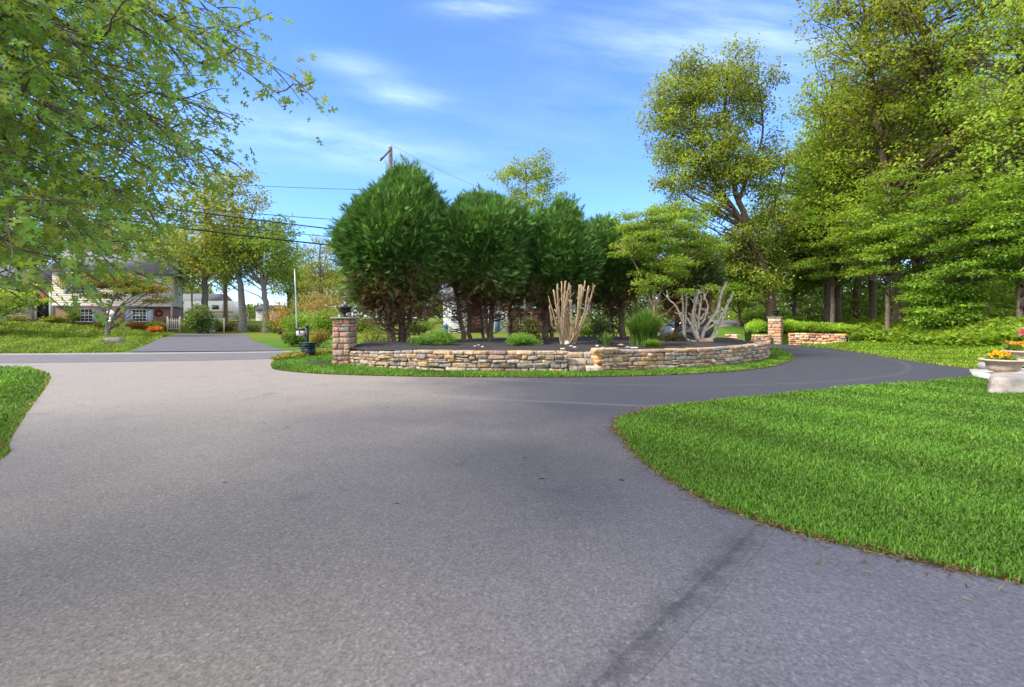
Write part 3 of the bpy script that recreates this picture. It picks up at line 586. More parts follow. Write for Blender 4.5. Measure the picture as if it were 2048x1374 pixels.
for (bx_, tx, ty) in ((1122, 1116, 567), (1128, 1126, 560), (1132, 1131, 562), (1126, 1105, 580), (1118, 1098, 598), (1120, 1096, 612), (1130, 1138, 566), (1134, 1141, 570), (1120, 1110, 574), (1146, 1158, 571), (1148, 1162, 568), (1150, 1171, 561), (1152, 1174, 573), (1154, 1184, 572), (1156, 1186, 578), (1140, 1165, 572), (1138, 1136, 590), (1144, 1142, 600)):
    f = .4 + .25 * R.rand(); mx = bx_ * (1 - f) + tx * f + R.normal(0, 3); my = 690 * (1 - f) + ty * f; sgn = 1 if tx > 1140 else -.4
    stems.append((.027 + .022 * R.rand(), ((bx_ + 1135) / 2 + R.normal(0, 4), 694), (bx_ + sgn * 2, 665), (mx, my), (tx, ty)))
px_stems('pruned_shrub', 'bare tan shrub cut back to upright stubs, above the stone steps', 'pruned shrub', 16.2, 1133, 690, stems, 'deadtan')
stems = [(.075, (1396, 684), (1372, 678), (1364, 650), (1362, 610), (1357, 585)), (.045, (1363, 640), (1356, 612), (1346, 600), (1343, 589)), (.06, (1368, 672), (1368, 640), (1367, 610), (1365, 586)),
         (.09, (1400, 686), (1384, 662), (1380, 630), (1384, 600), (1386, 580)), (.09, (1398, 684), (1392, 650), (1390, 625), (1394, 600), (1397, 586)), (.06, (1384, 650), (1376, 634), (1371, 625)), (.07, (1396, 660), (1400, 625), (1405, 605), (1407, 590)),
         (.06, (1400, 650), (1410, 636), (1417, 612), (1414, 600), (1411, 588)), (.10, (1404, 690), (1406, 664), (1420, 640), (1434, 615), (1438, 592), (1443, 576)), (.06, (1436, 606), (1440, 596), (1444, 587)), (.07, (1404, 664), (1428, 648), (1446, 622), (1455, 602), (1463, 586)),
         (.085, (1404, 682), (1430, 674), (1442, 650), (1452, 630), (1460, 612), (1469, 597)), (.05, (1388, 640), (1392, 612), (1396, 600), (1392, 585)), (.05, (1412, 622), (1406, 614), (1404, 600)), (.045, (1396, 640), (1386, 622), (1382, 612)), (.05, (1400, 640), (1410, 628), (1416, 618)), (.04, (1408, 600), (1413, 576), (1416, 573))]
px_stems('pruned_shrub', 'bare silver-grey shrub cut back to thick branches by the curved wall', 'pruned shrub', 18.6, 1400, 684, stems, 'deadgrey')
def rock(name, label, cat, c, h, col, rz=0, group=None, mat='rock', jit=.25):
    mb = MB(); k = 9; V, Fq = rbox_template(k, .75); lo = R.normal(0, jit, (8, 3)); s8 = np.array([[x, y, z] for x in (-1, 1) for y in (-1, 1) for z in (-1, 1)])
    w = np.prod((1 + V[:, None] * s8[None]) / 2, axis=2); V = V + w @ lo; 
    for _ in range(14):
        d_ = rdir(1)[0]; o_ = .62 + .25 * R.rand(); pr = V @ d_ - o_; V = V - np.maximum(pr, 0)[:, None] * d_ * .8
    V = (V + R.normal(0, .018, V.shape)) * np.asarray(h); mb.add(V, Fq, col); o = mb.build(name, M[mat]); o.location = c; o.rotation_euler = (0, 0, rz)
    return tag(o, label, cat, group)
rock('stone_block', 'long pinkish stone at the foot of the bare grey shrub', 'stone', (7.25, 18.0, MZ + .06), (.33, .16, .1), (.40, .26, .18), .1)
rock('stone_block', 'whitish rock at the foot of the bare tan shrub', 'stone', (1.78, 15.8, MZ + .07), (.10, .09, .10), (.36, .34, .31))
rock('stone_block', 'flat reddish stone lying in the mulch beside the ornamental grass', 'stone', (3.5, 15.6, MZ + .03), (.11, .08, .035), (.34, .22, .15))
chips = []
for k, (px, py) in enumerate(((1125, 697), (1142, 692), (1149, 694), (1194, 691), (1205, 695), (1255, 694), (1265, 695), (1272, 695), (957, 690), (965, 693), (950, 692), (1238, 690))):
    x, y = G(px, py, MZ + .02); mb = MB(); stone(mb, (0, 0, .0), (1, 0), (0, -1), .03 + .04 * R.rand(), .03, .018, (.45, .42, .38), .2); o = mb.build('stone_chip', M['stone'], None, True); o.location = (x, y, MZ + .015)
    tag(o, 'small pale stone chip lying on the dark mulch', 'stone chip', 'stone chips on the mulch')
def grass_clump(name, label, loc, n, h, spread, base, w=.012, arch=1.0, segs=7, j=.2):
    root = thing(name, label, 'ornamental grass', loc); mb = MB(); an = R.rand(n) * 6.28; ln = h * (.75 + .5 * R.rand(n)); out = spread * (.25 + .9 * R.rand(n)); b0 = R.normal(0, spread * .16, (n, 2))
    t = np.linspace(0, 1, segs); d2 = np.stack([np.cos(an), np.sin(an)], 1)
    r = out[:, None] * t[None] ** 1.7; z = ln[:, None] * (t[None] * 1.25 - arch * .55 * t[None] ** 2.6 * (out / spread)[:, None])
    C = np.concatenate([b0[:, None] + d2[:, None] * r[..., None], z[..., None]], -1); sd = np.stack([-d2[:, 1], d2[:, 0], np.zeros(n)], 1)
    ww = w * (1 - t ** 2 * .95)[None, :, None]; V = np.stack([C - sd[:, None] * ww, C + sd[:, None] * ww], 2).reshape(-1, 3)
    i = (np.arange(n)[:, None] * segs + np.arange(segs - 1)[None]).ravel() * 2; mb.add(V, np.stack([i, i + 1, i + 3, i + 2], 1), np.repeat(pal(n, base, j), segs * 2, 0)); mb.build('blades', M['blade'], root); return root
grass_clump('ornamental_grass', 'tall arching clump of green ornamental grass between the two bare shrubs', (4.45, 16.2, MZ - .03), 2600, 1.0, .85, (.10, .20, .035), .011)
grass_clump('ornamental_grass', 'low bright green tuft in front of the tall ornamental grass', (4.35, 15.0, MZ - .03), 900, .24, .42, (.16, .27, .03), .008, 1.2)
grass_clump('ornamental_grass', 'small strappy daylily clump beside the far end of the curved wall', (9.6, 19.6, MZ - .02), 60, .5, .3, (.11, .19, .04), .02)
grass_clump('ornamental_grass', 'strappy green iris clump right of the stone steps', (3.05, 15.7, MZ - .02), 90, .42, .4, (.10, .19, .045), .02)
shrub('low_shrub', 'bushy mid green shrub on the mulch under the second cypress', 'shrub', (-2.25, 15.7, MZ - .05), (.55, .45, .33), 2600, .055, (.075, .15, .03), stems=8)
shrub('low_shrub', 'smaller green shrub left beside the bushy shrub, under the largest cypress', 'shrub', (-2.95, 15.6, MZ - .05), (.42, .4, .24), 1500, .05, (.06, .13, .03), stems=6)
shrub('low_shrub', 'fine-leaved soft green mound left of the stone steps', 'shrub', (.30, 15.5, MZ - .05), (.72, .5, .26), 5000, .045, (.095, .19, .035), stems=8)
shrub('broadleaf_shrub', 'upright shrub with rust-tinged leaves left of the bare tan shrub', 'shrub', (.52, 16.8, MZ - .05), (.45, .4, .62), 1100, .085, (.06, .09, .03), alt=(.14, .06, .03), altp=.35, stems=9)
shrub('broadleaf_shrub', 'dark glossy upright shrub right of the bare tan shrub', 'shrub', (3.05, 16.6, MZ - .05), (.34, .3, .58), 1000, .085, (.03, .055, .022), alt=(.10, .13, .09), altp=.2, stems=9)
shrub('low_shrub', 'dark rusty low shrub between ornamental grass and bare grey shrub', 'shrub', (6.2, 18.6, MZ - .05), (.6, .4, .22), 1200, .06, (.07, .05, .025), alt=(.05, .09, .02), altp=.4, stems=5)
shrub('twiggy_shrub', 'thin yellow-green wispy shrub behind the near stone pillar', 'shrub', (-5.1, 17.6, .3), (.75, .5, .62), 1300, .06, (.13, .16, .03), stems=22)
rock('stone_block', 'dark low boulder under the largest cypress beside the near pillar', 'stone', (-4.55, 16.4, MZ - .08), (.45, .2, .12), (.05, .04, .04))
mb = MB(); mb.lathe([(.15, 0), (.2, .22), (.21, .24), (.18, .24), (.16, .16)], n=18); o = mb.build('black_pot', M['black'], None, True); o.location = (-3.2, 16.35, MZ - .03); tag(o, 'black pot standing in the mulch right of the largest cypress trunk', 'pot')

# dogwood: layered light green crown on slim stems
tb = A(1308, 690, 17.6); tb[2] = MZ
def PXL(px, py, d, b=tb): q = A(px, py, d) - np.array([b[0], b[1], b[2]]); return q
E = [(PXL(1318, 470, 17.6), (1.6, 1.2, .75)), (PXL(1300, 440, 17.8), (1.15, 1.0, .55)), (PXL(1262, 505, 17.2), (.75, .7, .30)), (PXL(1345, 535, 17.0), (.85, .8, .45)), (PXL(1390, 490, 17.9), (.9, .8, .6)), (PXL(1305, 560, 17.3), (.6, .5, .45)), (PXL(1400, 577, 17.0), (.6, .4, .2)), (PXL(1360, 425, 18), (.9, .8, .35))]
make_tree('dogwood_tree', 'light green layered dogwood spreading over the bare grey shrub', 'tree', tuple(tb), [(-.03, 0, -.2), (-.02, 0, .8), (.03, 0, 1.8), (.1, .1, 3.0), (.15, .1, 4.4)], .055, E, 120, .30, .42, 190, .085, (.115, .185, .028), up=1.4, drop=.5, flat=.30, bark='deadtan', forks=[(((.02, 0, .2), (.1, 0, 1.4), (.5, -.3, 2.6), (1.2, -.3, 3.0)), .045), (((-.04, 0, 1.3), (-.4, 0, 2.2), (-.9, -.2, 3.1), (-1.4, -.2, 3.5)), .04)], j=.2)

# ================================================================= LAWN BLADES
def inpoly(P, poly):
    x, y = P[:, 0], P[:, 1]; ins = np.zeros(len(P), bool); px, py = poly[:, 0], poly[:, 1]; j = len(poly) - 1
    for i in range(len(poly)):
        c = ((py[i] > y) != (py[j] > y)) & (x < (px[j] - px[i]) * (y - py[i]) / (py[j] - py[i] + 1e-12) + px[i]); ins ^= c; j = i
    return ins
def edge_dist(P, path):
    best = np.full(len(P), 1e9)
    for a, b_ in zip(path[:-1], path[1:]):
        ab = b_ - a; t = np.clip(((P - a) @ ab) / (ab @ ab + 1e-9), 0, 1); best = np.minimum(best, np.linalg.norm(P - a - t[:, None] * ab, axis=1))
    return best
def blades(P, z, base, hgt, wid, mb, bend=.5, straw=None, j=.2):
    n = len(P); an = R.rand(n) * 6.28; d2 = np.stack([np.cos(an), np.sin(an), np.zeros(n)], 1); sd = np.stack([-d2[:, 1], d2[:, 0], np.zeros(n)], 1)
    b = np.c_[P, z]; h = (hgt * (.6 + .7 * R.rand(n)))[:, None]; w = (wid * (.7 + .6 * R.rand(n)))[:, None]; k = (bend * (.2 + R.rand(n)))[:, None]; up = np.array([0, 0, 1.])
    m = b + up * h * .6 + d2 * h * k * .35; t = b + up * h * (1 - .25 * k) + d2 * h * k
    V = np.stack([b - sd * w, b + sd * w, m + sd * w * .8, m - sd * w * .8, t], 1).reshape(-1, 3); i = np.arange(n)[:, None] * 5
    col = pal(n, base, j) if not isinstance(base, np.ndarray) or base.ndim == 1 else base
    if straw is not None: col[straw] = pal(straw.sum(), (.27, .18, .075), .25)
    mb.add(V, [i + np.array([0, 1, 2, 3]), i + np.array([3, 2, 4])], np.repeat(col, 5, 0))
def patchy(P, s): return .5 + .25 * (np.sin(P[:, 0] * 1.3 * s + 1.1) * np.cos(P[:, 1] * .9 * s + .3) + np.sin(P[:, 0] * 3.1 * s + P[:, 1] * 2.3 * s))
def lawn_stuff(name, label, poly, n, samp, base, edge=None, edgew=.08, hk=1.0, zf=None, yk=.0):
    P = samp(n); P = P[inpoly(P, poly)]; mb = MB(); d = np.hypot(P[:, 0], P[:, 1]); keep = (P[:, 1] > .8) & (np.abs(P[:, 0]) < P[:, 1] * 1.25 + 1.5); P = P[keep]; d = d[keep]
    z = (zf(P[:, 0], P[:, 1]) if zf else H(P[:, 0], P[:, 1])) - .005; straw = R.rand(len(P)) < .012
    if edge is not None:
        ed = edge_dist(P, edge); straw |= (ed < edgew * (.4 + .9 * R.rand(len(P)))) & (R.rand(len(P)) < .55)
    pt = patchy(P, 1)[:, None]; bare = R.rand(len(P)) < np.clip((patchy(P, .63) - .82) * 2, 0, .6)
    col = pal(len(P), base, .24, (.17, .22, .06), .05) * (.66 + .62 * pt) * np.concatenate([1 + yk * pt * .6, np.ones_like(pt), np.ones_like(pt)], 1)
    hg = hk * (.048 + .003 * d) * (.75 + .5 * pt[:, 0]); hg[straw] *= .6; k2 = ~bare
    blades(P[k2], z[k2], col[k2], hg[k2], .0016 + .00075 * d[k2], mb, .7, straw[k2]); o = mb.build(name, M['blade']); return tag(o, label, 'grass', kind='stuff')
def by_depth(x0, x1, y0, y1, pw):
    def f(n):
        u_ = R.rand(n); y = (y0 ** (1 - pw) + u_ * (y1 ** (1 - pw) - y0 ** (1 - pw))) ** (1 / (1 - pw)) if pw != 1 else y0 * (y1 / y0) ** u_
        x = x0 + (x1 - x0) * R.rand(n); return np.c_[x, y]
    return f
eR = smooth_path(lawnR, 5); lawnRpoly = np.concatenate([eR, [(30, 13), (30, -6)]])
GC = np.array([.100, .215, .022])
lawn_stuff('lawn_grass', 'thick bright green lawn at the front right of the driveway', lawnRpoly, 640000, by_depth(1.1, 14, 2.2, 13, 1.5), GC, eR, .08, .8)
eL = smooth_path(lawnL, 5); lawnLpoly = np.concatenate([eL, [(-40, -6), (-40, 13)]])
lawn_stuff('lawn_grass', 'green lawn at the left edge of the driveway, below the oak', lawnLpoly, 90000, by_depth(-20, -4.2, 4, 15.2, 1.3), GC, eL, .12)
iE = np.concatenate([isl, isl[:1]]); hole = np.concatenate([wallP, backP[::-1]])
P = by_depth(-9, 13, 12, 24, 1.5)(230000); P = P[inpoly(P, isl) & ~inpoly(P, hole)]
lawn_stuff('island_grass', 'green grass ribbon between the bed wall and the driveway', isl, 1, lambda n: P, GC * np.array([1, 1.02, 1]), iE, .10, .75, lambda x, y: np.full(len(x), .022))
bankpoly = np.concatenate([smooth_path(outer[:6], 5), [(18.4, 26.0), (18.3, 24), (18.2, 21), (18.5, 18), (19.2, 13)]])
lawn_stuff('bank_grass', 'sloping lawn between the dark driveway loop and the ground cover', bankpoly, 150000, by_depth(12, 24, 12.8, 27, 1.2), GC * np.array([1.75, 1.35, 1.0]), smooth_path(outer[:6], 5), .12, .8)
nl = np.array([(-60, 16.8), (-30, 19.9), (-20.6, 20.5), (-17.0, 21.0), (-21, 27.8), (-25.8, 35.2), (-31.4, 45), (-60, 45)])
lawn_stuff('neighbor_grass', 'front lawn of the neighbour house across the road', nl, 120000, by_depth(-50, -16, 18, 45, 1.2), GC * np.array([1.5, 1.05, .9]), None, .1, .9)

n = 2600; t_ = R.rand(n) ** .8 * (len(eR) - 12); ii_ = t_.astype(int); P = eR[ii_] + (eR[ii_ + 1] - eR[ii_]) * (t_ - ii_)[:, None] + R.normal(0, .045, (n, 2)) * (1 + (R.rand(n, 1) < .1) * 3); kk = P[:, 1] > 1; P = P[kk]; n = len(P)
mb = MB(); leaf_quads(mb, np.c_[P, .012 + .02 * R.rand(n)], rdir(n) * np.array([1, 1, .15]), np.tile([0, 0, 1.], (n, 1)) + R.normal(0, .25, (n, 3)), .025 + .05 * R.rand(n), .006 + .008 * R.rand(n), pal(n, (.24, .17, .08), .3, (.10, .07, .04), .35)); tag(mb.build('dry_clippings', M['leaf']), 'dry straw and crumbs along the edge of the front lawn', 'clippings', kind='stuff')
# ground cover on the bank below the woods
def cover(name, label, n, samp, poly, L, hh, base, zf=H, alt=None, altp=0.):
    P = samp(n); P = P[inpoly(P, poly)]; k = len(P); z = zf(P[:, 0], P[:, 1]) + hh * R.rand(k) ** .7 * (.6 + .6 * patchy(P, .8)); mb = MB()
    an = R.rand(k) * 6.28; D = np.stack([np.cos(an), np.sin(an), R.normal(.35, .35, k)], 1); sz = L * (.6 + .8 * R.rand(k)); leaf_quads(mb, np.c_[P, z], D, rdir(k) + np.array([0, 0, 1.2]), sz, sz * .5, pal(k, np.asarray(base) * LEAFK * .8, .22, alt, altp)); return tag(mb.build(name, M['leaf']), label, 'ground cover', kind='stuff')
gcp = np.array([(18.6, 27.4), (18.3, 25), (18.0, 23), (17.9, 21), (18.2, 18), (18.7, 15.2), (34, 14), (34, 27), (28, 30), (18, 34), (15.5, 34), (15.5, 29.8)])
cover('ground_cover', 'leafy green ground cover on the bank below the woods', 90000, lambda n: np.c_[15 + 17 * R.rand(n), 14.5 + 19.5 * R.rand(n)], gcp, .25, .5, (.15, .235, .032))
for k, (px, d, rx, rz_, lb) in enumerate(((1513, 28.6, .8, .45, 'soft bright green mound left of the far pillar'), (1577, 28.3, 1.0, .48, 'soft bright green mound just right of the far pillar'), (1612, 28.0, 1.0, .46, 'rounded light green mound above the middle of the far retaining wall'), (1648, 27.6, 1.1, .44, 'rounded light green mound above the right of the far retaining wall'), (1680, 27.5, .9, .38, 'low green mound at the end of the far retaining wall'))):
    x = (px - CX) / F * d; shrub('mounded_shrub', lb, 'shrub', (x, d, max(.5, Hs(x, d)) - .02), (rx, .7, rz_), 3800, .085, (.18, .29, .04), group='soft green mounds behind the far wall', stems=4)
mb = MB(); q = smooth_path(np.array([(17.6, 27.2), (18.2, 26.4), (18.6, 25.5), (19.4, 24.9), (19.9, 25.3), (19.0, 26.5), (18.3, 27.5)]), 4, True); ctr = q.mean(0); zz = H(q[:, 0], q[:, 1]) + .04; mb.add(np.r_[np.c_[q, zz], [[ctr[0], ctr[1], Hs(*ctr) + .2]]], np.stack([np.arange(len(q)), (np.arange(len(q)) + 1) % len(q), np.full(len(q), len(q))], 1))
tag(mb.build('mulch_slope', M['mulch'], None, True), 'dark mulch tongue at the right end of the far retaining wall', kind='structure')
grass_clump('ornamental_grass', 'pale green daylily tuft at the foot of the far retaining wall', (18.2, 25.6, Hs(18.2, 25.6)), 160, .45, .75, (.15, .24, .035), .018)

# fallen bits on the driveway
mb = MB(); n = 16; P = np.c_[-4.5 + 6 * R.rand(n), 2.4 + 6 * R.rand(n) ** 1.3, np.full(n, .013)]; leaf_quads(mb, P, rdir(n) * np.array([1, 1, .1]), np.tile([0, 0, 1.], (n, 1)) + R.normal(0, .15, (n, 3)), .03 + .03 * R.rand(n), .012 + .012 * R.rand(n), pal(n, (.10, .065, .035), .4, (.4, .36, .3), .2))
tag(mb.build('leaf_litter', M['leaf']), 'scattered dry leaf bits and twigs on the pale asphalt', 'litter', kind='stuff')

# ================================================================= TREES ON THE RIGHT
def tall_tree(label):
    d = 29.5; b = A(1546, 650, d); x, y = b[0], b[1]; z = Hs(x, y); q = lambda px, py, dd=29.5: A(px, py, dd) - np.array([x, y, z])
    E = [(q(1415, 195), (2.5, 2.2, 2.3)), (q(1345, 235), (1.8, 2, 2.3)), (q(1500, 190), (1.8, 2, 2.1)), (q(1400, 320), (2.9, 2.4, 2.4)), (q(1470, 330), (2.3, 2.4, 2.2)), (q(1340, 375), (1.7, 1.8, .9)), (q(1460, 135), (1.8, 1.6, 1.2)), (q(1460, 470), (1.9, 2, 1.5)), (q(1505, 560), (1.3, 1.5, 1.9)), (q(1400, 425), (1.8, 1.8, 1.0)), (q(1532, 320), (1.4, 1.6, 1.7)), (q(1490, 525), (1.3, 1.4, 1.3)), (q(1380, 140), (1.3, 1.5, 1.0)), (q(1560, 520), (1.2, 1.4, 1.8)), (q(1318, 170), (.7, .9, .8)), (q(1545, 440), (1.6, 2, 1.8))]
    return make_tree('tall_tree', label, 'tree', (x, y, z), [q(1546, 655), q(1540, 600), q(1526, 535), q(1500, 470), q(1478, 400), q(1455, 330), q(1450, 250), q(1455, 150)], .33, E, 330, .46, .70, 150, .15, (.125, .17, .028), up=.5, drop=.5, flat=.75, bark='barkred', alt=(.15, .12, .03), altp=.12,
        forks=[((q(1500, 470), q(1470, 420), q(1430, 360), q(1400, 270), q(1385, 200)), .16), ((q(1478, 400), q(1500, 340), q(1525, 270), q(1520, 180)), .13), ((q(1515, 500), q(1540, 440), q(1560, 370), q(1580, 300)), .1)], rtop=.12, extra=.35)
tall_tree('tall airy tree leaning left behind the far pillar, sky showing through')
WD = (.15, .22, .03)
def woods(name, label, px, d, h, r0, lean, crown, nc, base=WD, bark='bark', L=.17, nl=85, cr=.85, up=.9, flat=.55, **kw):
    x = (px - CX) / F * d; z = Hs(x, d); lx = lean * h
    T = [(0, 0, -.2), (lx * .05, 0, h * .15), (lx * .3, .1, h * .4), (lx * .65, .1, h * .65), (lx, 0, h * .92)]
    return make_tree(name, label, 'tree', (x, d, z), T, r0, [(np.array(c) * h + np.array([0, 0, 0]), np.array(r_) * h) for c, r_ in crown], nc, .6, cr, nl, L, base, up=up, flat=flat, bark=bark, extra=.4, group='woodland trees on the bank', **kw)
cA = [((0, 0, .62), (.24, .24, .30)), ((-.12, -.1, .42), (.2, .18, .14)), ((.12, -.05, .78), (.18, .18, .2)), ((-.08, -.12, .85), (.16, .16, .14))]
cB = [((-.05, 0, .7), (.2, .2, .28)), ((.1, -.12, .5), (.2, .16, .16)), ((-.15, -.08, .9), (.17, .17, .12))]
t1 = woods('woodland_tree', 'tall straight woodland tree at the left end of the woods', 1655, 31, 17, .26, .02, cA, 170)
t2 = woods('woodland_tree', 'big woodland tree with thick trunk leaning left near the wood edge', 1798, 27, 19, .34, -.10, cB, 190, bark='barkred', base=(.155, .205, .03), alt=(.17, .15, .035), altp=.12)
t3 = woods('woodland_tree', 'reddish leaning trunk high in the right of the woods, crown against sky', 1965, 25, 20, .34, -.19, [((-.26, 0, .92), (.24, .2, .16)), ((-.05, -.05, .75), (.2, .18, .12)), ((-.3, -.05, .72), (.13, .15, .10)), ((.1, -.1, .45), (.2, .16, .12))], 170, bark='barkred', base=(.135, .175, .03), alt=(.18, .15, .035), altp=.15)
t4 = woods('woodland_tree', 'dense tall woodland tree at the right edge of the photo', 2060, 22.5, 19, .3, .0, [((0, 0, .7), (.2, .2, .32)), ((-.1, -.1, .45), (.2, .18, .2)), ((-.06, 0, .95), (.16, .16, .14))], 200, base=(.135, .21, .03))
lab = [(t1, 1676, 31.5, 'slim woodland trunk second from the left end of the woods', .92, 1.2), (t2, 1712, 34, 'woodland tree with thin crooked trunk deep behind the slim pair', .9, 2.2), (t1, 1745, 30, 'woodland tree with thin trunk left of the thick leaning trunk', .95, 3.6), (t4, 1832, 29, 'straight dark woodland trunk just right of the thick leaning trunk', .85, .7), (t1, 1600, 40, 'distant woodland tree seen between the tall airy tree and the woods', .95, .4), (t4, 1680, 42, 'distant woodland tree behind the left end of the woods', 1.0, 2.0), (t1, 1860, 39, 'distant woodland tree deep in the middle of the woods', 1.2, 2.9), (t4, 1940, 38, 'distant woodland tree deep in the right of the woods', 1.15, 5.2), (t2, 2040, 34, 'distant woodland tree behind the right edge trunk', 1.1, 3.1), (t1, 2150, 32, 'distant woodland tree showing its crown at the right picture edge', 1.1, 4.1)]
for src, px, d, lb, sc, rz in lab:
    x = (px - CX) / F * d; copy_tree(src, lb, (x, d, Hs(x, d) - .1), rz, sc)
def sapling(label, px, d, h, w, base=(.10, .175, .022), nc=100, low=.25, lean=0):
    x = (px - CX) / F * d; z = Hs(x, d); E = [((0, 0, h * .62), (w, w, h * .34)), ((-.35 * w, -.4 * w, h * (low + .12)), (w * .7, w * .7, h * .16)), ((.4 * w, -.3 * w, h * .5), (w * .6, w * .6, h * .2)), ((-.5 * w, 0, h * .66), (w * .55, w * .55, h * .18))]
    return make_tree('layered_sapling', label, 'tree', (x, d, z), [(0, 0, -.1), (.02 + lean * .3, 0, h * .3), (lean * .6, 0, h * .6), (lean, 0, h * .9)], .05 + .01 * h, E, nc, .34, .62, 130, .135, base, up=1.6, drop=.35, flat=.24, bark='bark', group='layered saplings at the wood edge', j=.2)
sapling('layered sapling with flat sprays hanging low at the right edge', 2040, 20.5, 7.2, 2.3, nc=120)
sapling('layered sapling right of centre in front of the woods, reaching mid height', 1905, 22.5, 8.0, 2.5, (.095, .165, .024), nc=125)
sapling('layered sapling above the thick leaning trunk, light green sprays', 1775, 25, 9.0, 2.4, (.11, .18, .024), nc=110, low=.38)
sapling('layered sapling left in the woods beside the slim pair of trunks', 1665, 29, 9.5, 2.4, (.095, .165, .022), nc=110, low=.36)
sapling('low spreading sapling reaching down to the ground cover', 1885, 23.0, 3.2, 1.7, (.11, .19, .028), nc=110, low=.2)
sapling('bushy young tree between the tall airy tree and the far pillar', 1478, 31, 6.2, 2.0, (.085, .15, .02), nc=130, low=.2)
sapling('bushy young tree just right of the tall airy trunk', 1588, 33, 7.5, 2.0, (.10, .165, .022), nc=130, low=.25)
up_ = np.array([(16, 34.5), (30, 30.5), (36, 26), (60, 28), (60, 48), (20, 50)])
P = np.c_[16 + 40 * R.rand(60000), 26 + 24 * R.rand(60000)]; P = P[inpoly(P, up_)]; k = len(P); mb = MB(); leaf_quads(mb, np.c_[P, H(P[:, 0], P[:, 1]) + (1.9 + 4.4 * np.clip((P[:, 1] + P[:, 0] * .3 - 38) / 8, 0, 1)) * R.rand(k) ** 1.3], rdir(k), rdir(k) + np.array([0, 0, .8]), .32 * (.6 + .8 * R.rand(k)), .18, pal(k, (.15, .23, .034), .25))
tag(mb.build('undergrowth', M['leaf']), 'shady undergrowth deep inside the woods', 'undergrowth', kind='stuff')

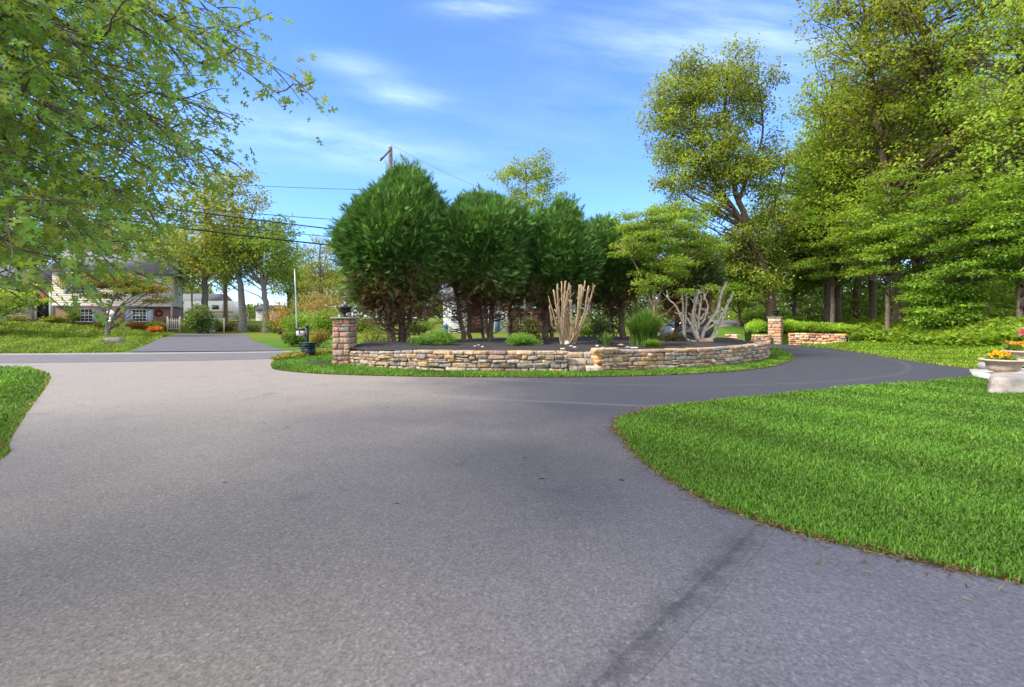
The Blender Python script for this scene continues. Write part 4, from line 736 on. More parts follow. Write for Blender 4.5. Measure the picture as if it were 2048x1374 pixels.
# ================================================================= OAK (near, upper left)
def oak():
    root = thing('oak_tree', 'pin oak whose leafy branches hang over the left of the driveway', 'tree', (-7.2, 0.9, 0)); o0 = np.array([-7.2, 0.9, 0.]); KD = .53
    tr = MB(); T = smooth_path([(0, 0, -.2), (.05, 0, 2), (.1, .05, 5), (.0, 0, 9), (.1, 0, 13)], 5); tr.tube(T, np.linspace(.26, .08, len(T)), 10)
    half = np.array([(0, 0), (.012, .16), (.16, .17), (.22, .30), (.06, .30), (.045, .42), (.25, .46), (.36, .62), (.10, .58), (.055, .68), (.17, .78), (.19, .90), (.05, .82), (0, 1.0)]); NV = len(half) * 2 - 2
    right = half; left = half[-2:0:-1] * np.array([-1, 1]); O2 = np.r_[right, left] * np.array([.82, 1])
    from mathutils.geometry import tessellate_polygon
    tris = np.array(tessellate_polygon([[Vector((p[0], p[1], 0)) for p in O2]]))
    LP, LD, LN, LS = [], [], [], []
    def leaves_at(p, t, n, sp):
        pp = p + R.normal(0, sp, (n, 3)); LP.append(pp); LD.append(unit(t[None] * .7 + R.normal(0, .75, (n, 3)) + np.array([0, 0, -.35]))); LN.append(unit(R.normal(0, .6, (n, 3)) + np.array([0, 0, .7]))); LS.append(.056 + .05 * R.rand(n))
    def branch(end, z0, ntw, dens=1.0, start=.52):
        e = np.asarray(end) - o0; p0 = np.array([.1, 0, z0]); L = np.linalg.norm(e - p0); t = np.linspace(0, 1, 14)[:, None]
        mid = p0 * .5 + e * .5 + np.array([0, 0, .10 * L]) + R.normal(0, .25, 3); P = (1 - t) ** 2 * p0 + 2 * t * (1 - t) * mid + t ** 2 * e; P[1:-1] += R.normal(0, .022, (12, 3)); tr.tube(P, np.linspace(.009 + .0042 * L, .0025, 14), 6)
        for k in range(ntw):
            s = start + (1 - start) * ((k + R.rand()) / ntw); f = s * 13; i = min(int(f), 12); p = P[i] + (P[i + 1] - P[i]) * (f - i); tg = unit(P[i + 1] - P[i])
            sd = unit(np.cross(tg, np.array([0, 0, 1.])) * (1 if k % 2 else -1) + np.array([0, 0, R.normal(0, .55)])); ln = (.35 + .75 * R.rand()) * (1.15 - .75 * s) * min(1.1, L * .16 + .25)
            q = p + unit(tg * .75 + sd * .9 + np.array([0, 0, -.12])) * ln; Q = limb(tr, p, q, .0055, .002, .03, .06, 5, 4)
            nn = int((11 + 38 * ln) * dens)
            for w in range(nn):
                u_ = R.rand() * 4; ii = min(int(u_), 3); leaves_at(Q[ii] + (Q[ii + 1] - Q[ii]) * (u_ - ii), unit(q - p), 1, .06)
        leaves_at(P[-1], unit(P[-1] - P[-2]), 4, .05)
    D = [ # (px, py, depth, z on trunk, twigs, density)
        (592, 158, 6.2, 7.6, 26, .62), (560, 190, 6.0, 7.2, 22, .6), (505, 75, 6.6, 8.2, 26, .7), (445, 22, 6.4, 8.4, 26, .75), (425, -25, 6.8, 9, 22, .8), (472, 232, 6.0, 6.8, 22, .6), (478, 330, 6.4, 5.8, 26, .75), (462, 355, 7.0, 5.8, 22, .8), (388, 368, 6.2, 5.4, 24, .85),
        (408, 130, 5.6, 7.6, 26, .9), (355, 60, 5.2, 8.0, 24, .9), (300, 180, 5.0, 7.0, 26, .95), (300, -20, 5.0, 8.4, 24, .9), (350, 260, 5.6, 6.4, 26, 1), (290, 330, 5.2, 5.8, 26, 1), (330, 440, 5.8, 4.9, 26, 1), (370, 420, 7.6, 5.6, 24, 1), (350, 520, 7.4, 4.6, 22, 1),
        (200, 90, 4.6, 7.2, 26, .9), (160, 240, 4.4, 6.2, 26, 1), (190, 380, 4.6, 5.2, 26, 1), (240, 470, 4.6, 4.4, 26, 1), (170, 540, 5.0, 3.8, 24, 1), (110, 520, 4.2, 4.0, 24, 1), (300, 555, 6.4, 4.0, 20, .9), (60, 430, 4.0, 4.6, 24, 1), (40, 180, 4.0, 6.4, 24, 1), (70, 20, 4.2, 7.4, 24, .9), (20, 560, 5.2, 3.6, 22, .8), (80, 590, 6.8, 3.7, 16, .6),
        (420, 240, 8.0, 8.0, 26, 1), (380, 330, 8.4, 7.0, 26, 1), (300, 240, 8.2, 8.2, 26, 1), (250, 400, 8.4, 6.2, 26, 1), (340, 150, 8.0, 9.0, 26, 1), (200, 300, 8.0, 7, 24, 1), (420, 90, 7.8, 9.6, 24, .9), (230, 520, 8.6, 5.0, 24, 1), (120, 330, 7.8, 6.4, 24, 1), (150, 430, 7.6, 5.4, 24, 1), (110, 150, 7.4, 8.2, 22, 1), (180, 20, 7.2, 9.4, 22, 1)]
    for (px, py, d, z0, tw, de) in D: branch(A(px, py, d * KD), 1.5 + (z0 - 1.5) * KD, tw, de * .8)
    for (px, py, d, z0, tw, de) in D[9:]:    # branches farther back in the crown
        px, py = px - 40 + R.normal(0, 35), py + R.normal(0, 30)
        if px < 400 and py < 560: branch(A(px, py, d * KD * 1.35 + .8), 2.2 + (z0 - 1.5) * KD, tw, de * .85)
    for k in range(0):                      # the side of the crown above and beside the driveway's near end
        e = np.array([-4.8 + 4.2 * R.rand(), -.6 + 3.6 * R.rand(), 0]); e[2] = max(3.1 + 1.4 * R.rand(), 1.5 + max(e[1], 0) * .80 + .35); branch(e, 3.4 + 2.5 * R.rand(), 16, .55, .4)
    tr.build('trunk', M['bark'], root)
    P = np.concatenate(LP); Dd = np.concatenate(LD); Nn = np.concatenate(LN); sz = np.concatenate(LS); n = len(P)
    Sd = unit(np.cross(Dd, Nn)); Nn = np.cross(Sd, Dd); V = P[:, None] + Sd[:, None] * (O2[None, :, :1] * sz[:, None, None]) + Dd[:, None] * (O2[None, :, 1:] * sz[:, None, None]) + Nn[:, None] * ((np.abs(O2[None, :, :1]) * .25 - (O2[None, :, 1:] - .4) ** 2 * .25) * sz[:, None, None])
    mb = MB(); mb.add(V.reshape(-1, 3), (np.arange(n)[:, None, None] * len(O2) + tris[None]).reshape(-1, 3), np.repeat(pal(n, (.19, .315, .062), .2, (.28, .34, .065), .22), len(O2), 0)); mb.build('crown', M['leaf'], root); return n
print('oak leaves', oak())

# ================================================================= NEIGHBOUR HOUSE
hx, hy, hrz = -40.6, 43.0, math.atan2(.476, .88)
hs = thing('neighbor_house', 'split-level house with cream siding over brick, across the road', 'house', (hx, hy, 0), hrz)
def siding(mb, x0, x1, z0, z1, y0, y1, step=.2):
    z = z0
    while z < z1 - .01:
        zz = min(z + step, z1); mb.prism([(y0, z), (y1, z), (y1, zz), (y0 + .025, zz)], 0, x0, x1); z = zz
mb = MB(); mb.bx(0, 8.4, 0, 8, .1, 2.64); mb.build('brick_base', M['brick'], hs)
mb = MB(); siding(mb, -.12, 8.5, 2.64, 5.6, -.4, 8.1); mb.build('siding', M['cream'], hs)
mb = MB(); mb.prism([(-.75, 5.62), (8.6, 5.62), (4, 8.0)], 0, -.5, 8.9); mb.build('roof', M['roof'], hs)
mb = MB(); mb.bx(-.14, 8.52, -.43, -.405, 2.56, 2.70); mb.bx(8.42, 8.58, -.06, .1, .1, 5.6); mb.build('trim', M['grey'], hs)
mb = MB(); siding(mb, -10, -2.2, .8, 4.6, 1.2, 8); mb.build('siding', M['cream'], hs)
mb = MB(); mb.bx(-2.2, -.125, 2.2, 3, .8, 4.6); mb.build('entry_wall', M['cream'], hs)
mb = MB(); mb.prism([(.2, 4.6), (8.4, 4.6), (8.4, 4.8), (4.3, 6.4), (.2, 4.8)], 0, -10.4, -.14); mb.build('roof', M['roof'], hs)
mb = MB(); mb.box((-.45, .45, 2.9), (.09, .09, 1.7)); mb.build('porch_post', M['white'], hs)
mb = MB(); mb.bx(-2.6, -.15, .2, 2.2, .5, 1.2); mb.build('porch_step', M['conc'], hs)
d_ = MB(); d_.bx(-1.85, -.85, 2.12, 2.2, 1.2, 3.4); dr = d_.build('door', M['dark'], hs); mb = MB(); mb.bx(-2.0, -1.85, 2.08, 2.2, 1.2, 3.5); mb.bx(-.85, -.7, 2.08, 2.2, 1.2, 3.5); mb.bx(-2.0, -.7, 2.08, 2.2, 3.5, 3.62); mb.build('frame', M['white'], dr)
mb = MB(); mb.lathe([(.02, -.06), (.03, -.02), (.02, 0)], (-1.0, 2.08, 2.2), 8); mb.build('handle', M['metal'], dr)
def window(par, x0, x1, z0, z1, y, nx=4, nz=4, shut=0.45, fm='white'):
    mb = MB(); mb.bx(x0, x1, y - .02, y - .005, z0, z1); w = mb.build('window', M['glass'], par); f = MB(); t = .07
    f.bx(x0 - t, x0, y - .06, y, z0 - t, z1 + t); f.bx(x1, x1 + t, y - .06, y, z0 - t, z1 + t); f.bx(x0, x1, y - .06, y, z1, z1 + t); f.bx(x0, x1, y - .08, y, z0 - t, z0)
    for k in range(1, nx): f.bx(x0 + (x1 - x0) * k / nx - .014, x0 + (x1 - x0) * k / nx + .014, y - .045, y - .021, z0, z1)
    for k in range(1, nz): q = .03 if k * 2 == nz else .014; f.bx(x0, x1, y - .049, y - .022, z0 + (z1 - z0) * k / nz - q, z0 + (z1 - z0) * k / nz + q)
    f.build('frame', M[fm], w)
    if shut:
        for sx in (x0 - t - .02 - shut, x1 + t + .02):
            s_ = MB(); s_.bx(sx, sx + shut, y - .045, y, z0 - t, z1 + t); zq = z0
            while zq < z1: s_.bx(sx + .05, sx + shut - .05, y - .06, y - .045, zq, zq + .03); zq += .07
            s_.build('shutter', M['shutter'], par)
window(hs, 1.45, 2.55, 1.2, 2.28, 0); window(hs, 5.47, 6.5, 1.2, 2.28, 0)
window(hs, 1.2, 2.4, 3.7, 4.9, -.4); window(hs, 4.9, 6.1, 3.7, 4.9, -.4); window(hs, -7.2, -5.6, 2.0, 3.4, 1.2)
ch = MB(); ch.bx(3.2, 4.1, 3.6, 4.3, 7.2, 8.8); ch.build('chimney', M['brick'], hs)
def hw(x, y, z): c, s_ = math.cos(hrz), math.sin(hrz); return (hx + x * c - y * s_, hy + x * s_ + y * c, z)
o = MB().lathe([(.02, .0), (.16, .05), (.26, .25), (.26, .45), (.16, .62), (.05, .68), (.03, .72)], n=16).build('paper_lantern', M['red'], None, True); o.location = hw(-.95, .3, 3.0); tag(o, 'red round hanging lantern under the porch roof of the neighbour house', 'lantern')
mb = MB(); a = np.linspace(0, 6.3, 17); mb.tube(np.c_[.26 * np.cos(a), np.zeros(17), .26 * np.sin(a)], .07, 6, (.3, .05, .035)); o = mb.build('wreath', M['wood']); o.location = hw(7.5, -.08, 1.98); o.rotation_euler = (0, 0, hrz); tag(o, 'brownish wreath hanging on the brick wall of the neighbour house', 'wreath')
# white tree-shaped yard sign
sg = thing('yard_sign', 'white tree-shaped sign on a stake before the neighbour house', 'sign', (-35.9, 43.2, .75))
mb = MB(); a = np.linspace(0, 6.283, 22, endpoint=False); mb.prism(np.c_[.42 * np.cos(a) * (1 + .12 * np.sin(5 * a)), 1.15 + .3 * np.sin(a) * (1 + .1 * np.cos(4 * a))], 1, -.02, .02); mb.bx(-.06, .06, -.018, .018, .55, .86); mb.bx(-.52, .52, -.03, .03, .42, .56); mb.build('board', M['white'], sg)
mb = MB(); mb.bx(-.03, .03, -.02, .02, -.4, .415); mb.build('stake', M['wood'], sg)
fe = thing('garden_gate', 'cream slatted fence gate at the right corner of the neighbour house', 'gate', (-32.6, 46.6, 0), .4)
mb = MB(); [mb.bx(x - .03, x + .03, -.02, .02, .3, 1.45) for x in np.linspace(-.4, .4, 6)]; [mb.bx(-.45, .45, .021, .05, z, z + .07) for z in (.45, 1.2)]; mb.build('panel', M['cream'], fe)
for sx in (-.51, .51): mb = MB(); mb.bx(sx - .05, sx + .05, -.05, .05, 0, 1.65); mb.build('post', M['cream'], fe)
for (x, y, rx, rz_, base, lb, alt) in ((-39.0, 42.9, .75, .9, (.07, .11, .02), 'dark green clipped bush covering the left basement window', None), (-40.3, 42.4, .9, .45, (.11, .14, .03), 'low yellowish bush left of the clipped bush at the brick wall', (.2, .15, .03)), (-36.6, 43.4, .9, .4, (.07, .09, .025), 'low mixed bush at the middle of the brick wall', (.14, .08, .03)), (-34.9, 44.6, .9, .5, (.10, .055, .03), 'reddish brown low shrub under the right basement window', None), (-33.4, 45.2, 1.0, .65, (.10, .13, .02), 'rounded yellow-green bush near the right corner of the brick wall', None), (-32.6, 44.2, .5, .4, (.26, .09, .03), 'small orange-red shrub in the bed at the house corner', None), (-42.6, 41.4, 1.1, .4, (.09, .12, .03), 'low green bush in front of the neighbour porch', (.2, .1, .04)), (-44.5, 40.5, 1.2, .45, (.10, .13, .03), 'low flower bush left of the neighbour porch', (.25, .06, .05))):
    shrub('foundation_shrub', lb, 'shrub', (x, y, Hs(x, y) - .05), (rx, .6, rz_), 1300, .12, base, group='shrubs along the neighbour house', alt=alt, altp=.3 if alt else 0, stems=5)
rock('boulder', 'grey boulder on the lawn of the neighbour house', 'boulder', (*G(229, 687), .12), (.72, .42, .30), (.15, .135, .12), .1)
rock('boulder', 'small dark rock on the lawn at the far left edge', 'boulder', (*G(2, 682), .05), (.3, .2, .12), (.1, .09, .08), .1)
mb_ = A(215, 668, 38); q = lambda px, py, d=38.: A(px, py, d) - np.array([mb_[0], 38, Hs(mb_[0], 38.)])
make_tree('japanese_maple', 'spreading maple with rusty and green leaves on the neighbour lawn', 'tree', (mb_[0], 38, Hs(mb_[0], 38.)), [q(215, 670), q(214, 650), q(210, 625), q(204, 606), q(190, 585)], .16, [(q(180, 568), (2.2, 1.6, .45)), (q(230, 560), (2.4, 1.6, .6)), (q(285, 575), (2.0, 1.4, .5)), (q(310, 600), (1.2, 1, .3)), (q(140, 560), (1.2, 1, .3)), (q(215, 590), (1.0, .9, .4))], 110, .38, .5, 110, .13, (.13, .15, .025), up=1.4, flat=.3, bark='barkgrey', alt=(.22, .075, .025), altp=.38, forks=[((q(217, 665), q(224, 640), q(242, 612), q(275, 585)), .11), ((q(212, 640), q(222, 610), q(232, 590), q(240, 565)), .09), ((q(210, 630), q(190, 600), q(165, 588)), .08)])
sapling('bright green feathery sapling at the left edge before the neighbour house', -6, 34, 4.2, 2.6, (.15, .22, .03), nc=80, low=.1)
shrub('conifer_shrub', 'blue-green conical shrub at the end of the far driveway', 'shrub', (-29.4, 45.5, .0), (1.5, 1.1, 1.5), 3600, .2, (.075, .12, .045), stems=5)

# ================================================================= BACKDROP LEFT
def deciduous(label, px, d, h, w, r0, base, nc=90, L=.26, lean=0, low=.35, nl=110, bark='barkgrey', alt=None, altp=0., cr=None, flat=.65, group='trees beyond the far driveway'):
    x = (px - CX) / F * d; z = Hs(x, d); E = [((lean, 0, h * .68), (w, w, h * .3)), ((lean - .45 * w, 0, h * (low + .12)), (w * .65, w * .6, h * .16)), ((lean + .5 * w, 0, h * (low + .18)), (w * .6, w * .6, h * .18)), ((lean + .2 * w, 0, h * .86), (w * .6, w * .6, h * .14))]
    return make_tree('shade_tree', label, 'tree', (x, d, z), [(0, 0, -.1), (lean * .1, 0, h * .2), (lean * .5, 0, h * .5), (lean, 0, h * .92)], r0, E, nc, w * .16, cr or w * .3, nl, L, base, up=.6, drop=.4, flat=flat, bark=bark, alt=alt, altp=altp, group=group, forks=[(((lean * .3, 0, h * .36), (lean + w * .3, 0, h * .55), (lean + w * .6, 0, h * .78)), r0 * .5), (((lean * .35, 0, h * .4), (lean - w * .35, 0, h * .58), (lean - w * .55, 0, h * .78)), r0 * .45)])
YG = (.135, .17, .028)
b1 = deciduous('tall yellow-green tree whose trunk stands left beyond the far driveway end', 410, 51, 15, 4.6, .42, YG, 72, alt=(.2, .16, .05), altp=.2)
b2 = deciduous('tall thin-leaved tree with straight grey trunk behind the far driveway', 485, 50, 17, 4.4, .42, YG, 66, lean=-1.2, alt=(.2, .17, .05), altp=.25)
b3 = deciduous('forked grey tree with rounded crown right of the straight grey trunk', 533, 50, 12.5, 4.2, .40, (.10, .155, .026), 85, lean=-.9, low=.42)
for px, d, sc, rz, src, lb in ((450, 75, 1.0, 1.0, b1, 'distant tree seen between the two grey trunks'), (360, 62, 1.0, 2.4, b3, 'tree rising behind the right gable of the neighbour house'), (250, 66, 1.2, .6, b1, 'tree behind the neighbour house roof, right of its chimney'), (140, 64, 1.15, 3.3, b2, 'tree behind the neighbour house roof, left of its chimney'), (20, 60, 1.1, 5.2, b3, 'tree behind the far left wing of the neighbour house'), (575, 66, .8, 4.4, b3, 'dark tree behind the white metal pole'), (640, 62, .78, 2.0, b1, 'yellow-green tree just left behind the largest cypress'), (760, 70, .8, 3.0, b3, 'far tree filling the gap under the largest cypress'), (850, 74, .8, .9, b3, 'far tree left of the white garage house'), (700, 90, .9, 5.5, b3, 'distant tree behind the near stone pillar'), (1180, 72, .85, 2.6, b3, 'distant tree behind the browned cypress'), (1300, 70, .9, 1.4, b3, 'distant tree behind the light green dogwood'), (1430, 58, .8, 4.9, b3, 'distant tree behind the bare grey shrub'), (1500, 64, .9, 3.9, b3, 'distant tree behind the bushy young tree by the far pillar')):
    x = (px - CX) / F * d; copy_tree(src, lb, (x, d, Hs(x, d) - .1), rz, sc, group='distant trees behind the road')
deciduous('tall thin tree peeking above the cypresses in the middle', 1052, 44, 17.2, 3.0, .2, (.12, .175, .03), 76, low=.60, L=.2, group='distant trees behind the road', cr=.8)
deciduous('slender yellow-green tree top just right above the second cypress', 968, 46, 14.2, 2.0, .18, (.15, .17, .03), 26, low=.66, L=.2, group='distant trees behind the road', cr=.7)
shrub('flowering_shrub', 'wide dry beige twiggy bush left of the largest cypress', 'shrub', (*np.array(G(640, 668)), 0), (3.2, 2.2, 3.0), 3000, .16, (.20, .145, .075), stems=60, alt=(.15, .15, .03), altp=.35, lumps=14, bark='deadtan')
shrub('small_tree', 'small orange-leaved tree left of the white metal pole', 'tree', ((560 - CX) / F * 44, 44, 0), (1.4, 1.2, 1.9), 900, .17, (.22, .13, .035), stems=12, alt=(.12, .14, .03), altp=.3)
shrub('hedge_shrub', 'large bright green bush beside the white metal pole', 'shrub', ((600 - CX) / F * 36, 36, 0), (1.4, 1.1, 1.2), 3000, .14, (.10, .18, .028), stems=8, group='bushes beyond the mailbox')
shrub('hedge_shrub', 'large green bush between the pole and the near pillar', 'shrub', ((655 - CX) / F * 34, 34, 0), (1.7, 1.1, 1.25), 3400, .14, (.09, .155, .025), stems=8, group='bushes beyond the mailbox', alt=(.2, .15, .06), altp=.15)
shrub('hedge_shrub', 'dark green spreading shrub left behind the mailbox', 'shrub', ((583 - CX) / F * 25.5, 25.5, 0), (.95, .6, .42), 1800, .1, (.05, .10, .022), stems=8, group='bushes beyond the mailbox', alt=(.13, .14, .03), altp=.15)
shrub('hedge_shrub', 'orange-tipped shrub right behind the green bin', 'shrub', ((634 - CX) / F * 24.6, 24.6, 0), (.6, .5, .55), 1300, .09, (.12, .14, .03), stems=8, group='bushes beyond the mailbox', alt=(.28, .11, .04), altp=.35)
for (px, d, rx, rz_, base, lb) in ((440, 52, 1.4, .65, (.12, .13, .035), 'scruffy low bush left of the straight grey trunk'), (460, 52.5, 1.5, .6, (.14, .09, .05), 'brownish low bush between the grey trunks'), (505, 52, 1.6, .5, (.13, .15, .06), 'pale low bush right of the straight grey trunk'), (552, 48, 1.0, .9, (.06, .11, .025), 'dark low bush beside the forked grey tree'), (425, 50, .7, .9, (.08, .12, .03), 'small dark bush beside the white utility boxes')):
    x = (px - CX) / F * d; shrub('field_shrub', lb, 'shrub', (x, d, Hs(x, d) - .05), (rx, .7, rz_), 900, .16, base, stems=5, group='low bushes at the far driveway end')
n = 70000; P = np.c_[-150 + 330 * R.rand(n), 118 + 40 * R.rand(n)]; kx = P[:, 0] / P[:, 1]
hh = 9 + 3 * np.sin(P[:, 0] * .11) + 2.2 * np.sin(P[:, 0] * .37 + 1) + 1.5 * np.sin(P[:, 0] * .83); hh = np.where((kx < -.46) & (kx > -.62), hh * .35, hh); mb = MB()
leaf_quads(mb, np.c_[P, H(P[:, 0], P[:, 1]) + hh * R.rand(n) ** .8], rdir(n), rdir(n) + np.array([0, 0, .7]), .9 * (.6 + .8 * R.rand(n)), .6, pal(n, (.115, .165, .035), .28)); tag(mb.build('treeline', M['leaf']), 'hazy green treeline far across the fields', 'treeline', kind='stuff')
# evergreen seen under the crown, far lawn hedge
for (px, d, rx, rz_, lb) in ((838, 42, 1.6, .8, 'low spreading evergreen on the far lawn left of the white house'), (720, 46, 2.0, 1.1, 'bushy green shrub across the road behind the near pillar'), (1190, 44, 2.4, 1.3, 'bushy shrub on the far lawn right of the brick wall'), (1290, 40, 2.6, 1.3, 'bushy shrub across the road behind the ornamental grass'), (1180, 38, 1.2, .7, 'low shrub across the road behind the iris clump'), (1375, 44, 2.4, 1.2, 'dark hedge bush across the road behind the bare grey shrub')):
    x = (px - CX) / F * d; shrub('lawn_shrub', lb, 'shrub', (x, d, Hs(x, d) - .05), (rx, 1.0, rz_), 1900, .17, (.075, .115, .025), stems=5, group='shrubs across the road')

sh = deciduous('tall open shade tree left of the driveway, behind the photographer', 0, 10, 14, 4.3, .35, YG, 46, nl=34, low=.38, group='shade trees beside the driveway'); sh.location = (-10.5, -1.6, 0)
copy_tree(sh, 'open shade tree on the left lawn beyond the picture edge', (-13.5, 1.5, 0), 2.0, 1.05, group='shade trees beside the driveway')
copy_tree(sh, 'open shade tree set back behind the photographer', (-7.0, -4.6, 0), 3.4, 1.0, group='shade trees beside the driveway')
# white garage house behind the cypresses
wh = thing('garage_house', 'white and brick house with blue door, seen under the cypresses', 'house', (-6.8, 48, 0), 0)
mb = MB(); siding(mb, 0, 2.2, .0, 3.3, 0, 7); mb.build('siding', M['white'], wh)
mb = MB(); mb.bx(2.2, 4.4, 1.6, 6, .0, 2.9); mb.build('brick_wall', M['brick'], wh)
mb = MB(); mb.bx(4.4, 6.75, .6, 6, .0, 2.5); mb.prism([(4.2, 2.5), (6.95, 2.5), (5.6, 3.4)], 1, .45, 6); mb.build('portico', M['white'], wh)
mb = MB(); mb.bx(5.05, 5.6, .55, .6, .15, 2.05); dr = mb.build('door', M['blue'], wh); mb = MB(); mb.lathe([(.02, -.05), (.03, 0), (.01, .03)], (5.52, .52, 1.1), 8); mb.build('handle', M['metal'], dr)
mb = MB(); mb.bx(5.95, 6.1, .5, .6, 1.45, 1.85); mb.build('wall_lamp', M['black'], wh)
mb = MB(); mb.bx(6.75, 11, 1.0, 6, .0, 2.5); mb.build('brick_wall', M['brick'], wh)
mb = MB(); mb.prism([(-.4, 3.3), (7.4, 3.3), (3.5, 5.2)], 0, -.4, 2.5); mb.prism([(.2, 2.9), (6.4, 2.9), (3.3, 4.4)], 0, 2.52, 11.3); mb.build('roof', M['roof'], wh)
window(wh, 7.6, 8.7, .9, 2.0, 1.0, 2, 4, 0); window(wh, .8, 1.6, 1.2, 2.3, 0, 2, 4, 0)
mb = MB(); mb.lathe([(.25, 0), (.29, .3), (.29, .6), (.25, .88), (.2, .9)], n=16); o = mb.build('blue_barrel', M['blue'], None, True); o.location = (-6.55, 47.3, 0); tag(o, 'dark blue barrel standing against the white garage wall', 'barrel')

# trailer, far house, shed, fence, posts, boxes
tl = thing('travel_trailer', 'white travel trailer with small windows parked beyond the far driveway', 'trailer', ((428 - CX) / F * 70, 70, Hs(-43, 70)))
mb = MB(); mb.prism([(-3.6, .5), (3.4, .5), (3.8, 1.4), (3.2, 2.9), (-3.4, 2.9), (-3.7, 2.4)], 1, -1.1, 1.1); mb.build('body', M['white'], tl)
for x in (-2.2, .4): mb = MB(); mb.bx(x, x + 1.0, -1.13, -1.1, 1.7, 2.3); mb.build('window', M['glass'], tl)
mb = MB(); mb.bx(1.9, 2.6, -1.12, -1.1, .6, 2.5); mb.build('door', M['grey'], tl)
mb = MB(); mb.bx(-3.5, 3.4, -1.125, -1.1, 1.25, 1.4); mb.build('stripe', M['red'], tl)
for x in (-.6, .5): mb = MB(); mb.lathe([(.1, -.1), (.36, -.1), (.36, .1), (.1, .1)], n=16); o = mb.build('wheel', M['rubber'], tl); o.rotation_euler = (math.pi / 2, 0, 0); o.location = (x, -1.0, .36)
fh = thing('far_house', 'low pale house with grey roof beyond the conical shrub', 'house', ((392 - CX) / F * 82, 82, Hs(-53, 82)))
mb = MB(); siding(mb, -4, 3, 0, 2.6, 0, 6, .3); mb.build('wall', M['white'], fh); mb = MB(); mb.prism([(-.5, 2.6), (6.5, 2.6), (3, 4.6)], 0, -4.4, 3.4); mb.build('roof', M['roof'], fh); window(fh, -3, -1.6, .9, 2.0, 0, 2, 2, 0); window(fh, 1.4, 2.8, .9, 2.0, 0, 2, 2, 0)
sd_ = thing('garden_shed', 'small white shed with grey roof on the far lawn', 'shed', ((529 - CX) / F * 78, 78, Hs(-40, 78)))
mb = MB(); siding(mb, -1.4, 1.5, -.2, 1.7, 0, 2.4, .25); mb.build('wall', M['white'], sd_); mb = MB(); mb.prism([(-.2, 1.7), (2.6, 1.7), (1.2, 2.6)], 0, -1.5, 1.7); mb.build('roof', M['roof'], sd_); mb = MB(); mb.bx(-.4, .5, -.03, -.005, 0, 1.4); mb.build('door', M['grey'], sd_)
rf_ = thing('rail_fence', 'brown wooden rail fence across the far lawn before the shed', 'fence', (-45, 80, Hs(-42, 80)), 0)
for k in range(9): mb = MB(); mb.bx(-8 + k * 1.9 - .07, -8 + k * 1.9 + .07, -.07, .07, -.3, 1.25); mb.build('post', M['wood'], rf_)
mb = MB(); [mb.bx(-8, 7.2, -.03, .03, z, z + .12) for z in (.3, .68, 1.05)]; mb.build('rail', M['wood'], rf_)
ub = thing('utility_box', 'white and grey utility boxes on a stand at the far driveway end', 'utility box', ((411 - CX) / F * 50, 50, Hs(-31.7, 50)))
mb = MB(); mb.bx(-.5, .35, -.2, .2, .0, 1.1); mb.build('cabinet', M['grey'], ub); mb = MB(); mb.bx(.4, .95, -.15, .2, .0, 1.5); mb.build('cabinet', M['white'], ub); mb = MB(); mb.bx(-.3, 0, -.23, -.2, .5, .85); mb.build('meter', M['dark'], ub)
for (px, d, h, w, mt, lb) in ((384, 60, 4.6, .22, 'wood', 'pale wooden post behind the conical shrub'), (390, 62, 3.4, .09, 'metal', 'thin grey pipe beside the pale wooden post'), (451, 53, 6.5, .42, 'wood', 'broken brown trunk stump between the grey trees')):
    x = (px - CX) / F * d; mb = MB(); P = np.array([[0, 0, -.2], [.03, 0, h * .3], [-.03, 0, h * .7], [.02, 0, h]]); mb.tube(smooth_path(P, 3), w / 2, 10); o = mb.build('wooden_post' if mt == 'wood' else 'metal_pipe', M[mt]); o.location = (x, d, Hs(x, d)); tag(o, lb, 'post' if mt == 'wood' else 'pipe')
mb = MB(); mb.box((0, 0, .75), (.07, .03, .75)); o = mb.build('wooden_stake', M['cream']); o.location = ((448 - CX) / F * 49, 49, Hs(-29, 49)); tag(o, 'pale yellow stake in front of the broken brown trunk', 'stake')
# white metal pole
fp = thing('flagpole', 'bare white metal pole standing across the road behind the mailbox', 'flagpole', ((593 - CX) / F * 29, 29, 0))
mb = MB(); mb.tube([(.02, 0, -.1), (0, 0, 1.5), (-.06, 0, 3.2), (-.11, 0, 4.35)], [.042, .038, .034, .028], 10); mb.build('pole', M['metal'], fp, True); mb = MB(); mb.lathe([(.012, 0), (.05, .03), (.05, .06), (.01, .09)], (-.11, 0, 4.35), 10); mb.build('finial', M['metal'], fp, True)
# mailbox and bin
mx = thing('mailbox', 'black mailbox hanging on a black post with side arm, by the road', 'mailbox', ((614 - CX) / F * 20.3, 20.3, 0), -.1)
mb = MB(); mb.box((0, 0, .52), (.055, .055, .6)); mb.prism([(-.07, 1.12), (.07, 1.12), (0, 1.2)], 1, -.07, .07); mb.build('post', M['black'], mx)
mb = MB(); mb.box((-.24, 0, 1.03), (.26, .04, .04)); mb.tube([(-.06, 0, .72), (-.28, 0, .985)], .028, 6); mb.build('arm', M['black'], mx)
a = np.linspace(0, math.pi, 9); mb = MB(); mb.prism(np.r_[[(.10, .76)], np.c_[.10 * np.cos(a), .87 + .09 * np.sin(a)], [(-.10, .76)]], 0, -.42, -.08); mb.build('letter_box', M['metal'], mx); mb = MB(); mb.bx(-.30, -.25, -.125, -.105, .84, .98); mb.build('flag', M['black'], mx)
gb = thing('recycling_bin', 'dark green tapered plastic bin standing before the mailbox post', 'bin', ((616 - CX) / F * 18.4, 18.4, .0), -.3)
